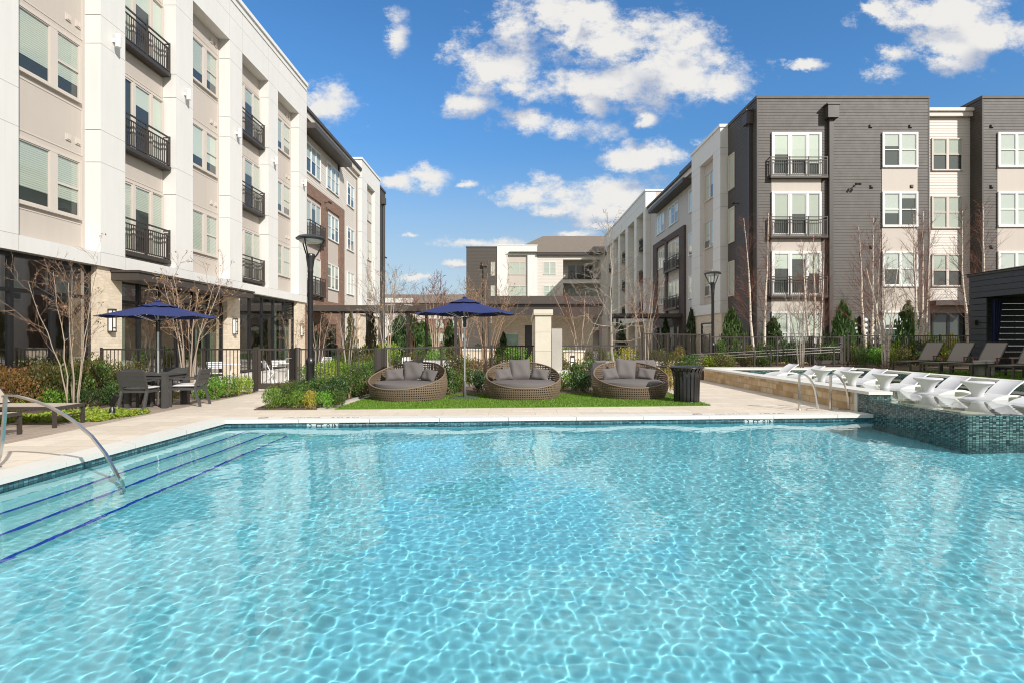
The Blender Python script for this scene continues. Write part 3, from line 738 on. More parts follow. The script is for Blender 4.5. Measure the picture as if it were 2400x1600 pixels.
# ------------------------------------------------------------------ right wing
RW = thing('apartment_building', 'charcoal and white apartment wing behind the birches right of the pool', 'apartment building', (13.5, 40., 0))
Wf = Wall('Y-', 31.5); Wl = Wall('X-', 13.57)
m = MB(); m.box(13.60, 31.53, -.02, 23.08, 46, 14.8); Wf.lap(m, 13.58, 23.08, .3, 14.8); Wl.lap(m, 31.5, 35.72, .3, 14.8); part('siding', m, 'charcoal_siding', RW, world=True)
m = MB(); m.box(13.52, 31.45, 14.8, 23.12, 46, 14.97); m.box(13.545, 31.475, .3, 13.62, 31.55, 14.8); m.box(23.03, 31.47, .3, 23.10, 31.55, 14.8); part('corner_trim', m, 'charcoal_siding', RW, world=True)
m = MB(); Wf.box(m, 14.35, 17.09, .33, 10.4, .02, .035); Wf.box(m, 20.46, 22.43, .33, 11.0, .02, .035); part('spandrel_panel', m, 'greige_panel', RW, world=True)
for k in range(4):
    zh = 2.95+3.29*k
    if k: window(Wf, RW, 14.35, 17.09, zh-2.35, zh+.10, 'ddf', 'white_trim', n=.036, tw=.10, ratio=[1, 1, .72], mull=.10, name='balcony_door'); balcony(Wf, RW, 14.2, 17.36, zh-2.47, h=1.17, proj=.24, n=.02)
    else: window(Wf, RW, 14.35, 17.09, .7, zh+.06, 'hhh', 'white_trim', n=.036, tw=.09, mull=.12)
    window(Wf, RW, 20.46, 22.43, zh-1.85, zh+.10, 'hh', 'white_trim', n=.036, tw=.10, mull=.10, blind='blind_white')
    if k: window(Wl, RW, 34.55, 35.5, zh-2.1, zh+.05, 'f', 'greige_trim', n=.02, cover=1)
m = MB(); Wf.box(m, 17.28, 17.88, 13.62, 14.32, .02, .42); Wf.box(m, 17.22, 17.94, 14.32, 14.40, .02, .46); Wf.box(m, 17.46, 17.68, .3, 13.62, .03, .22); part('scupper', m, 'bronze_fascia', RW, world=True)
m = MB(); Wl.box(m, 31.95, 32.5, 13.62, 14.32, .02, .40); Wl.box(m, 31.9, 32.55, 14.32, 14.40, .02, .44); Wl.box(m, 32.1, 32.3, .3, 13.62, .03, .2); part('scupper', m, 'bronze_fascia', RW, world=True)
for (x, z) in ((19.85, 13.27), (22.05, 13.27), (19.9, 9.93), (22.1, 9.93), (19.9, 6.6)):
    v = MB(); Wf.box(v, x-.09, x+.09, z-.09, z+.09, .02, .06); Wf.box(v, x-.06, x+.06, z-.06, z+.06, .06, .10); part('vent', v, 'bronze_fascia', RW, world=True)
# pale recessed bay and right dark block
Wp = Wall('Y-', 32.35)
m = MB(); m.box(23.08, 32.38, 0, 26.1, 46, 14.1); Wp.lap(m, 23.08, 26.05, .3, 14.1); part('siding', m, 'beige_siding', RW, world=True)
m = MB(); Wp.box(m, 23.1, 26.05, 14.1, 14.36, -.5, .22); Wp.box(m, 23.1, 26.2, 14.36, 14.54, -.5, .32); part('cornice', m, 'beige_siding', RW, world=True)
for k in range(4):
    zh = 2.98+3.29*k
    if k: window(Wp, RW, 23.83, 25.6, zh-1.8, zh+.05, 'hh', 'greige_trim', n=.02, mull=.10, cover=rnd.choice((0, .5, 1)))
    else: window(Wp, RW, 23.8, 25.75, .33, zh, 'dd', 'black_metal', n=.02, cover=0, name='entrance_door')
m = MB(); Wp.box(m, 23.3, 25.9, 3.35, 3.62, .02, 1.1); part('awning', m, 'bronze_fascia', RW, world=True)
m = MB(); m.box(26.08, 31.53, 0, 36, 46, 14.8); Wf.lap(m, 26.06, 36, .3, 14.8); Wall('X-', 26.05).lap(m, 31.5, 32.36, .3, 14.8); part('siding', m, 'charcoal_siding', RW, world=True)
m = MB(); m.box(26.0, 31.45, 14.8, 36.1, 46, 14.97); m.box(26.02, 31.475, .3, 26.10, 31.55, 14.8); part('corner_trim', m, 'charcoal_siding', RW, world=True)
m = MB(); Wf.box(m, 26.85, 28.9, .33, 11.0, .02, .035); part('spandrel_panel', m, 'greige_panel', RW, world=True)
for k in range(4): window(Wf, RW, 26.85, 28.9, 1.1+3.29*k, 3.05+3.29*k, 'hh', 'white_trim', n=.036, tw=.10, mull=.10, blind='blind_white', cover=1)
for z in (13.27, 9.93, 6.6):
    v = MB(); Wf.box(v, 26.45, 26.63, z-.09, z+.09, .02, .06); Wf.box(v, 26.48, 26.6, z-.06, z+.06, .06, .1); part('vent', v, 'bronze_fascia', RW, world=True)
# white block facing the courtyard
Ww = Wall('X-', 13.07)
m = MB(); m.box(13.42, 35.72, -.02, 22, 41.4, 14.8); part('wall', m, 'greige_panel', RW, world=True)
m = MB()
for a, b, c, d in ((35.7, 37.0, 3.15, 14.8), (39.6, 41.4, 3.15, 14.8), (37.0, 39.6, 13.5, 14.8), (37.0, 39.6, 3.15, 3.8)): Ww.box(m, a, b, c, d, -.35, 0)
m.box(13.42, 35.69, 3.15, 13.60, 35.72, 14.8); wm = m
m = MB(); m.box(13.0, 35.64, 14.8, 22, 41.46, 14.98); part('parapet_cap', m, 'white_trim', RW, world=True)
m = MB()
for z in (3.9, 6.5, 7.3, 9.8, 10.6, 13.1, 13.5):
    for a, b in ((35.7, 37.0), (39.6, 41.4)): Ww.box(m, a, b, z, z+.016, -.2, .002)
    m.box(13.068, 35.687, z, 13.57, 35.7, z+.016)
part('wall', wm, 'white_panel', RW, world=True, extra=(m, 'joint'))
m = MB(); m.box(13.16, 35.75, 0, 14, 41.4, 3.15); part('brick_base', m, 'beige_brick', RW, world=True)
for k in range(3): window(Wall('X-', 13.42), RW, 37.15, 39.5, 4.4+3.27*k, 6.28+3.27*k, 'fh', 'greige_trim', mull=.1)
window(Wall('X-', 13.16), RW, 37.3, 39.4, .6, 2.6, 'f', 'black_metal', cover=0)
# grey sided middle with dark brick
m = MB(); m.box(13.6, 41.4, 0, 22, 55.7, 14.2); Wl.lap(m, 41.41, 55.7, .0, 14.2); part('siding', m, 'grey_siding', RW, world=True)
m = MB(); Wl.box(m, 41.42, 55.68, 13.9, 14.3, 0, .25); part('cornice', m, 'beige_siding', RW, world=True)
m = MB(); Wl.box(m, 41.42, 55.68, 14.3, 14.48, -.4, .40); part('gutter', m, 'bronze_fascia', RW, world=True)
m = MB(); Wl.box(m, 42.4, 53.2, 13.25, 13.55, .02, .85); part('awning', m, 'bronze_fascia', RW, world=True)
Wd = Wall('X-', 13.37); m = MB()
for a, b, c, d in ((44.3, 45.6, 0, 9.9), (49.2, 49.9, 0, 9.9), (52.6, 54.0, 0, 9.9), (44.3, 54.0, 9.9, 10.4), (45.6, 49.2, 2.6, 3.6), (49.9, 52.6, 2.6, 3.6)): Wd.box(m, a, b, c, d, -.2, 0)
part('brick_wall', m, 'dark_brick', RW, world=True)
m = MB(); Wl.box(m, 45.6, 49.2, 3.6, 9.9, 0, .05); Wl.box(m, 49.9, 52.6, 3.6, 9.9, 0, .05); part('spandrel_panel', m, 'greige_panel', RW, world=True)
for k in range(3):
    zh = 6.3+3.27*k
    if k < 2:
        window(Wl, RW, 45.7, 49.1, zh-2.2, zh+.1, 'ddf', 'white_trim', n=.05, name='balcony_door'); balcony(Wd, RW, 45.5, 49.3, zh-2.4, proj=.25)
        window(Wl, RW, 50.0, 52.5, zh-1.7, zh, 'hhh', 'white_trim', n=.05)
    else:
        window(Wl, RW, 46.2, 49.2, zh-1.7, zh, 'hhh', 'white_trim', n=.02); window(Wl, RW, 50.4, 53.4, zh-1.7, zh, 'hhh', 'white_trim', n=.02)
    window(Wl, RW, 42.2, 43.5, zh-1.75, zh, 'h', 'white_trim', n=.02)
for a, b in ((45.6, 49.2), (49.9, 52.6)): window(Wl, RW, a, b, .03, 2.6, 'dd', 'black_metal', cover=0, n=.02, name='entrance_door')
# far white colonnade block
OP = [(56.7, 59.7), (60.9, 64.3), (65.6, 69.0), (70.0, 73.4), (74.6, 78.2)]
m = MB(); m.box(14.07, 55.7, -.02, 24, 80, 16.0); part('wall', m, 'greige_panel', RW, world=True)
m = MB(); Ww.box(m, 55.7, 80, 14.2, 16.0, -1, 0); Ww.box(m, 55.7, 80, 3.3, 3.95, -1, 0); e = 55.7
for a, b in OP+[(80, 80)]: Ww.box(m, e, a, 3.95, 14.2, -1, 0); e = b
wm = m
m = MB(); m.box(13.0, 55.6, 16.0, 24, 80, 16.18); part('parapet_cap', m, 'white_trim', RW, world=True)
m = MB(); e = 55.7
for a, b in OP+[(80, 80)]:
    for z in (6.6, 7.4, 9.9, 10.7, 13.2): Ww.box(m, e, a, z, z+.02, -.98, .003)
    e = b
Ww.box(m, 55.7, 80, 15.1, 15.12, 0, .003); part('wall', wm, 'white_panel', RW, world=True, extra=(m, 'joint'))
e = 55.7
for a, b in OP+[(80, 80)]: part('brick_pier', Ww.box(MB(), e, a, 0, 3.3, -.9, -.08), 'beige_brick', RW, world=True); e = b
for i, (a, b) in enumerate(OP):
    for k in range(3):
        if i % 2 == 0: balcony(Wall('X-', 14.07), RW, a+.05, b-.05, 4.2+3.27*k, proj=.75)
        window(Wall('X-', 14.07), RW, a+.4, b-.4, 4.5+3.27*k, 6.5+3.27*k, 'hh', 'greige_trim')
    window(Wall('X-', 14.07), RW, a+.1, b-.1, .1, 3.2, 'dd', 'black_metal', cover=0, name='entrance_door')

# ------------------------------------------------------------------ far building closing the courtyard
FB = thing('apartment_building', 'four storey apartment block with hipped brown roof closing the far end of the courtyard', 'apartment building', (3., 79., 0))
Wy = Wall('Y-', 79.); q = lambda px: (px-1200)/16.9; zq = lambda py: CH+(HZ-py)/16.9
m = MB(); m.box(-6.33, 79.03, 0, -2.07, 95, 14.3); Wy.lap(m, -6.33, -2.07, 0, 14.3, .2); Wall('X-', -6.33).lap(m, 79, 95, 0, 14.3, .2); part('siding', m, 'charcoal_siding', FB, world=True)
m = MB(); m.box(-6.4, 78.95, 14.3, -2.02, 95, 14.42); Wy.box(m, -4.15, -3.45, 11.6, 12.3, .02, .42); Wy.box(m, -3.95, -3.65, 0, 11.6, .03, .25); part('scupper', m, 'charcoal_siding', FB, world=True)
m = MB(); m.box(-2.07, 79.2, 0, 3.49, 95, 14.5); part('wall', m, 'greige_panel', FB, world=True)
m = MB()
for a, b, c, d in ((-2.07, -.6, 3.3, 14.5), (2.15, 3.49, 3.3, 14.5), (-.6, 2.15, 13.2, 14.5), (-.6, 2.15, 3.3, 3.8)): Wy.box(m, a, b, c, d, -.2, .10)
part('wall', m, 'white_panel', FB, world=True)
m = MB(); m.box(-2.12, 78.85, 14.5, 3.55, 95, 14.64); part('parapet_cap', m, 'white_trim', FB, world=True)
m = MB(); m.box(-2.0, 78.95, 0, 3.4, 79.2, 3.3); part('brick_base', m, 'beige_brick', FB, world=True)
m = MB(); Wy.lap(m, 3.49, 7.1, 0, 13.2, .2); Wy.lap(m, 12.3, 14.2, 0, 13.2, .2)
for z0, z1 in ((12.6, 13.2), (9.3, 9.87), (6.0, 6.6), (2.8, 3.3)): Wy.lap(m, 7.1, 12.3, z0, z1, .2)
m.box(3.49, 79.05, 0, 7.1, 95, 13.2); m.box(12.3, 79.05, 0, 20, 95, 13.2); m.box(7.1, 81.2, 0, 12.3, 95, 13.2)
for z0, z1 in ((12.62, 13.2), (9.32, 9.85), (6.02, 6.58), (2.82, 3.28)): m.box(7.1, 79.05, z0, 12.3, 81.2, z1)
part('siding', m, 'beige_siding', FB, world=True)
m = MB(); m.box(3.49, 78.55, 13.2, 20, 95, 13.55); part('gutter', m, 'bronze_fascia', FB, world=True)
m = MB(); m.add([(-.5, 78.5, 13.55), (22, 78.5, 13.55), (22, 88, 17.5), (4.8, 88, 17.5), (-.5, 97, 13.55), (22, 97, 13.55), (4.8, 89, 17.5), (22, 89, 17.5)], [(0, 1, 2, 3), (0, 3, 6, 4), (3, 2, 7, 6), (4, 6, 7, 5)]); part('roof', m, 'shingle', FB, world=True)
for k in range(3):
    z = 12.25-3.28*k
    window(Wall('Y-', 79.2), FB, -.5, 2.05, z-1.75, z, 'fh', 'greige_trim', ratio=[1.6, 1], cover=1)
    window(Wy, FB, 4.35, 6.1, z-1.75, z, 'hh', 'white_trim', n=.02, cover=1)
    window(Wy, FB, -2.95, -2.35, z-1.9, z, 'f', 'greige_trim', n=.02, cover=1)
    window(Wall('Y-', 81.2), FB, 7.9, 11.6, z-2.3, z-.1, 'ddf', 'greige_trim', cover=rnd.choice((0, .6)), name='balcony_door')
    balcony(Wy, FB, 7.12, 12.28, z-2.42, h=1.15, proj=.1, n=-.1)
window(Wall('Y-', 78.95), FB, -.4, 1.9, .9, 2.8, 'f', 'white_trim', cover=1, blind='roller_shade')
DB = thing('apartment_building', 'distant brown roofed apartment block seen in the gap above the pergola', 'apartment building', (-20., 133., 0))
Wx = Wall('Y-', 133.)
m = MB(); m.box(-45, 133.02, 6.4, 0, 150, 10); Wx.lap(m, -45, 0, 6.4, 10, .25); part('siding', m, 'beige_siding', DB, world=True)
m = MB(); m.box(-45, 132.9, 0, 0, 150, 6.4); part('brick_wall', m, 'brown_brick', DB, world=True)
m = MB(); m.add([(-46, 132, 10), (1, 132, 10), (1, 141, 12.7), (-46, 141, 12.7), (-46, 151, 10), (1, 151, 10)], [(0, 1, 2, 3), (3, 2, 5, 4), (0, 3, 4), (1, 5, 2)]); part('roof', m, 'shingle', DB, world=True)
for x0, x1 in ((-29.5, -23.2),):
    m = MB(); m.box(x0, 132.4, 0, x0+2.2, 134, 11.2); m.box(x1-2.0, 132.4, 0, x1, 134, 11.2); m.box(x0+2.2, 132.4, 10, x1-2, 134, 11.2); part('wall', m, 'white_panel', DB, world=True)
    for k in range(3): window(Wall('Y-', 132.85), DB, x0+2.3, x1-2.1, 1.1+3.2*k, 2.9+3.2*k, 'hh', 'greige_trim')
for x in (-21.8, -17.8, -14.2, -11.6, -8):
    for k in range(3): window(Wall('Y-', 132.9 if k < 2 else 133.), DB, x, x+1.8, 1.1+3.2*k, 2.9+3.2*k, 'hh', 'white_trim', n=.03)
m = MB(); m.box(-22.0, 132.8, 3.2, -19.8, 132.9, 4.2); part('spandrel_panel', m, 'white_panel', DB, world=True)

# ------------------------------------------------------------------ furniture round the pool
def lamp_post(label, loc, gz=0.):
    r = thing('lamp_post', label, 'lamp post', loc, 0, 'black lamp posts')
    part('base', MB().lathe([(.125, 0), (.125, .05), (.105, .09), (.105, .80), (.115, .84), (.115, .92), (.09, .97), (.075, 1.0)], 20), 'black_metal', r, True)
    part('pole', MB().lathe([(.066, .98), (.064, 3.18), (.075, 3.22), (.075, 3.26), (.07, 3.3), (.115, 3.62), (.115, 3.68), (.10, 3.70)], 20), 'black_metal', r, True)
    for k in range(3):
        a = R(25+120*k); b = MB()
        b.tube([((.10+.26*(t/7)**.8)*math.cos(a), (.10+.26*(t/7)**.8)*math.sin(a), 3.60+.50*(t/7)) for t in range(8)], .020, 6); part('arm', b, 'black_metal', r, True)
    part('lens', MB().lathe([(.24, 3.99), (.29, 4.03), (.29, 4.06)], 24), 'lens_glass', r, True)
    part('hood', MB().lathe([(.27, 4.06), (.365, 4.075), (.37, 4.10), (.30, 4.16), (.12, 4.20), (.03, 4.205)], 28), 'black_metal', r, True)
    return r
L1 = lamp_post('tall black lamp post rising from the shrub bed left of the daybeds', (-5.28, 14.9, 0))
dup(L1, 'black lamp post behind the ramp handrail in front of the right white block', (9.0, 25.5, .33))
dup(L1, 'small distant black lamp post partly under the pergola roof', (-10.2, 40, -.3))

def umbrella(label, loc, rz, r=1.20, zr=1.97, zt=2.26, base=False):
    t = thing('patio_umbrella', label, 'umbrella', loc, rz, 'navy market umbrellas')
    can = MB(); N, K = 8, 6; v = MB()
    def pt(a, k, q=1.):
        seg = (a*N) % 1; chord = math.cos(math.pi/N)/math.cos((seg-.5)*2*math.pi/N); f = k*chord
        sag = .035*k*math.sin(math.pi*seg); return (r*q*f*math.cos(2*math.pi*a), r*q*f*math.sin(2*math.pi*a), zr+(zt-zr)*(1-k)**1.08-sag)
    can.grid(lambda u, w: pt(u, .22+.78*w), N*6, K)
    c = part('canopy', can, 'navy_cloth', t, 'all')
    v.grid(lambda u, w: tuple(Vector(pt(u, .02+.30*w))+Vector((0, 0, .035))), N*6, 3)
    v.lathe([(.035, zt+.02), (.05, zt+.045), (.02, zt+.07)], 12); part('vent_cap', v, 'navy_cloth', c, 'all')
    hub = zr-.14
    part('pole', MB().lathe([(.024, .02), (.024, zt)], 14), 'umbrella_pole', t, True)
    part('hub', MB().lathe([(.034, hub-.20), (.04, hub-.18), (.04, hub-.02), (.055, hub), (.055, hub+.04), (.03, hub+.06)], 14), 'black_metal', t, True)
    for k in range(N):
        a = 2*math.pi*k/N; e = Vector(pt(k/N+1e-6, 1.)); m = Vector(pt(k/N+1e-6, .56)); top = Vector((0.03*math.cos(a), .03*math.sin(a), zt-.02))
        rb = part('rib', MB().tube([top, m-Vector((0, 0, .02)), e-Vector((0, 0, .012))], .010, 5), 'umbrella_pole', t)
        part('strut', MB().tube([(.05*math.cos(a), .05*math.sin(a), hub+.02), tuple(m-Vector((0, 0, .025)))], .009, 5), 'umbrella_pole', rb)
    if base:
        part('base_plate', MB().box(-.36, -.36, .0, .36, .36, .022).lathe([(.045, .02), (.045, .40), (.03, .42)], 14), 'graphite_metal', t, True)
    return t
umbrella('navy market umbrella over the dark dining table by the storefront', (-7.84, 12.6, 0), R(22.5))
umbrella('navy market umbrella standing on the turf between the two left wicker daybeds', (-1.19, 14.3, .01), R(0), 1.30, 2.10, 2.46, True)

# dining table and chairs
t = thing('dining_table', 'square dark slatted dining table under the left navy umbrella', 'table', (-7.84, 12.6, 0))
m = MB()
for k in range(6): m.box(-.45, -.45+k*.151, .70, .45, -.45+k*.151+.145, .735)
part('tabletop', m, 'charcoal_wood', t)
part('apron', MB().box(-.41, -.41, .62, .41, -.38, .699).box(-.41, .38, .62, .41, .41, .699).box(-.41, -.38, .62, -.38, .38, .699).box(.38, -.38, .62, .41, .38, .699), 'charcoal_wood', t)
for x in (-.40, .40):
    for y in (-.40, .40): part('leg', MB().box(x-.05, y-.05, 0, x+.05, y+.05, .70), 'charcoal_wood', t)
def dining_chair(label, loc, rz):
    r = thing('dining_chair', label, 'chair', loc, rz, 'dark slatted dining chairs with pale cushions')
    for s in (-1, 1):
        x = s*.265
        part('leg', MB().bar((x, -.36, 0), (x, -.25, .40), .05, .045).bar((x, -.25, .40), (x, -.37, .82), .05, .04), 'charcoal_wood', r)
        part('leg', MB().bar((x, .25, 0), (x, .25, .60), .045, .045), 'charcoal_wood', r)
        part('armrest', MB().bar((x, -.31, .605), (x, .29, .62), .055, .028), 'charcoal_wood', r)
    m = MB()
    for k in range(3):
        z0 = .49+k*.108; m.bar((-.245, -.272-(z0-.4)*.285, z0+.053), (.245, -.272-(z0-.4)*.285, z0+.053), .018, .1055, (0, -.27, 1))
    part('backrest', m, 'charcoal_wood', r)
    part('seat', MB().box(-.27, -.25, .36, .27, .27, .41), 'charcoal_wood', r)
    part('cushion', pillow_mb(.50, .50, .085).rot(0).move(0, .01, .45), 'cushion_light', r, 'all')
    return r
def pillow_mb(w, h, t, n=12, pull=.07):
    """flat pillow in the xy plane, pinched at the corners"""
    m = MB()
    for sgn in (1, -1):
        def f(a, b, sgn=sgn):
            u, v = 2*a-1, 2*b-1; z = sgn*t/2*max(0, (1-u**4)*(1-v**4))**.55
            z += .10*t*math.sin(5*u+2*v)*(1-u*u)*(1-v*v)
            return (w/2*u*(1-pull*(1-v*v)), h/2*v*(1-pull*(1-u*u)), z)
        m.grid(f, n, n)
    return m
C1 = dining_chair('dark dining chair seen from behind on the near side of the table', (-7.86, 12.09, 0), R(0))
dup(C1, 'dark dining chair with pale seat on the right side of the table', (-7.24, 12.72, 0), R(97))
dup(C1, 'dark dining chair on the left side, mostly hidden behind the near chair', (-8.10, 12.66, 0), R(-90))
dup(C1, 'dark dining chair on the far side of the table by the fence', (-7.93, 13.06, 0), R(180))

def chaise(label, loc, rz, sling, frame, arms, group, hseat=.33, lback=.80, ang=52):
    """local +x runs from the foot end to the head"""
    r = thing('chaise_longue', label, 'lounger', loc, rz, group); w = .31
    f = MB(); L = 1.28
    for s in (-1, 1): f.bar((0, s*w, hseat), (L+.62, s*w, hseat), .045, .05)
    f.bar((.0, -w, hseat), (.0, w, hseat), .045, .05); f.bar((L+.6, -w, hseat), (L+.6, w, hseat), .04, .04); f.bar((.02, -w, hseat-.14), (.02, w, hseat-.14), .025, .025)
    part('frame', f, frame, r)
    for x in (.02, L+.36):
        for s in (-1, 1): part('leg', MB().bar((x, s*w, 0), (x, s*w, hseat), .045, .05), frame, r)
    part('sling_seat', MB().grid(lambda u, v: (.02+(L-.02)*u, (2*v-1)*(w-.02), hseat+.028-.022*math.sin(math.pi*u)*math.sin(math.pi*v)), 10, 6), sling, r, 'all')
    c, s_ = math.cos(R(ang)), math.sin(R(ang)); b = MB()
    for s in (-1, 1): b.bar((L, s*w*.96, hseat+.03), (L+lback*c, s*w*.96, hseat+.03+lback*s_), .035, .03)
    b.bar((L+lback*c, -w, hseat+.03+lback*s_), (L+lback*c, w, hseat+.03+lback*s_), .035, .03)
    b.bar((L+.45*c, -w+.05, hseat+.03+.45*s_), (L+.55, -w+.05, hseat), .02, .02); b.bar((L+.45*c, w-.05, hseat+.03+.45*s_), (L+.55, w-.05, hseat), .02, .02)
    bf = part('back_frame', b, frame, r)
    part('sling_back', MB().grid(lambda u, v: (L+.01+lback*c*u-.012, (2*v-1)*(w-.03), hseat+.045+lback*s_*u+.008), 8, 4), sling, r, 'all')
    if arms:
        for s in (-1, 1):
            part('armrest', MB().bar((L-.12, s*(w+.03), hseat), (L-.12, s*(w+.03), hseat+.20), .03, .04).bar((L-.15, s*(w+.03), hseat+.20), (L+.42, s*(w+.03), hseat+.20), .045, .03), 'twig_red', r)
    return r
chaise('tan sling chaise longue at the left edge behind the steel handrail', (-7.57, 9.75, 0), R(180), 'sling_tan', 'bronze_metal', False, 'tan sling chaises on the left deck', .32)
chaise('tan sling chaise longue of which only the foot corner shows at the left edge', (-7.60, 8.49, 0), R(180), 'sling_tan', 'bronze_metal', False, 'tan sling chaises on the left deck', .32)
G1 = chaise('taupe sling lounger farthest left on the raised terrace', (13.75, 20.1, .335), R(20), 'sling_taupe', 'bronze_metal', True, 'taupe loungers on the raised terrace', .36)
dup(G1, 'second taupe lounger from the left, in front of the cabana corner', (13.72, 18.7, .335), R(20))
dup(G1, 'taupe lounger with two concrete stools behind its seat', (13.95, 17.7, .335), R(20))
dup(G1, 'taupe lounger cut by the right edge of the photo', (14.35, 16.7, .335), R(20))
def stool(label, loc):
    r = thing('drum_stool', label, 'side table', loc, 0, 'concrete drum stools')
    part('drum', MB().lathe([(.12, 0), (.135, .02), (.15, .40), (.15, .44)], 20), 'concrete', r, True); part('top', MB().lathe([(.16, .438), (.165, .45), (.165, .47), (.155, .48)], 20), 'concrete', r, True); return r
s1 = stool('pale concrete drum stool, left of the pair behind the loungers', (14.75, 17.95, .335)); dup(s1, 'darker concrete drum stool, right of the pair behind the loungers', (15.10, 18.0, .335))

# white resin loungers and tables standing in the shallow water
def ledge_lounger(label, loc, rz):
    """low wave-shaped seat with an open arch under one end, backrest rising from its middle"""
    r = thing('pool_lounger', label, 'pool lounger', loc, rz, 'white resin loungers in the raised pool')
    def curve(ctrl):
        def sp(u):
            x = u*(len(ctrl)-1); i = min(int(x), len(ctrl)-2); f = x-i; p = [ctrl[max(0, min(len(ctrl)-1, i+k))] for k in (-1, 0, 1, 2)]
            return tuple(.5*((2*p[1][d])+(-p[0][d]+p[2][d])*f+(2*p[0][d]-5*p[1][d]+4*p[2][d]-p[3][d])*f*f+(-p[0][d]+3*p[1][d]-3*p[2][d]+p[3][d])*f**3) for d in (0, 1))
        return sp
    def ribbon(ctrl, n, th, dish, w0, w1, skirt=0.):
        sp = curve(ctrl)
        def f(side):
            def g(u, v):
                x, z = sp(u); x2, z2 = sp(min(u+.01, 1)); x1, z1 = sp(max(u-.01, 0)); d = Vector((x2-x1, z2-z1)).normalized(); w = w0+(w1-w0)*u
                o = side*th/2+dish*(2*v-1)**2
                p = (x-d.y*o, (2*v-1)*w, z+d.x*o)
                return (p[0], p[1], -.0) if side < 0 and u < skirt else p
            return g
        A, B = f(1), f(-1); m = MB(); m.grid(A, n, 10); m.grid(B, n, 10)
        for v in (0, 1): m.grid(lambda u, t, v=v: tuple(Vector(A(u, v)).lerp(Vector(B(u, v)), t)), n, 1)
        for u in (0, 1): m.grid(lambda v, t, u=u: tuple(Vector(A(u, v)).lerp(Vector(B(u, v)), t)), 10, 1)
        return m
    part('seat', ribbon([(0, .16), (.12, .225), (.28, .275), (.48, .305), (.70, .318), (.90, .305), (1.08, .265), (1.22, .205), (1.30, .15)], 36, .05, .012, .31, .30, .42), 'white_resin', r, True)
    part('backrest', ribbon([(.62, .24), (.74, .325), (.90, .44), (1.06, .53), (1.17, .58), (1.22, .61)], 16, .035, .030, .225, .235), 'white_resin', r, True)
    return r
LL = [((2395, 946), 'nearest white pool lounger, cut by the right edge'), ((2281, 935), 'white pool lounger nearest the infinity corner with its back fully shown'), ((2163, 922), 'third white pool lounger from the near end'),
      ((2079, 909), 'white pool lounger behind the end of the stone wall coping'), ((1996, 895.5), 'white pool lounger right of the second grab rail'), ((1918, 889), 'low white pool lounger between the two grab rails'), ((1852, 883.5), 'white pool lounger with its back above the first grab rail'),
      ((1800, 878), 'farthest white pool lounger, only its knee hump clear of the water')]
lp = None
for (px, py), lab in LL:
    x, y, _ = G(px, py, .29); y = min(y, 19.2)
    if lp is None: lp = ledge_lounger(lab, (x, y, .06), R(18)); lp.scale = (.95, .88, .92)
    else: dup(lp, lab, (x, y, .06), R(18+rnd.uniform(-3, 3)))
def tulip(label, loc):
    r = thing('pedestal_table', label, 'side table', loc, 0, 'white pedestal tables in the raised pool')
    part('pedestal', MB().lathe([(.26, 0), (.235, .03), (.14, .12), (.105, .22), (.12, .34), (.19, .45), (.285, .53)], 32), 'white_resin', r, True)
    r.scale = (.88, .88, 1)
    part('table_top', MB().lathe([(.285, .522), (.31, .54), (.31, .56), (.295, .572)], 32), 'white_resin', r, True); return r
TT = [((2291, 892.5), 'white pedestal table between the two nearest pool loungers'), ((2175, 884), 'white pedestal table standing clear between loungers near the tile wall corner'), ((2073.6, 875), 'white pedestal table left of the third pool lounger back'),
      ((1996.8, 869), 'white pedestal table behind the right grab rail'), ((1925.4, 863.8), 'farthest white pedestal table, between the grab rails')]
tp_ = None
for (px, py), lab in TT:
    x, y, _ = G(px, py, .06+.572)
    tp_ = tulip(lab, (x, y, .06)) if tp_ is None else (dup(tp_, lab, (x, y, .06)) and tp_)

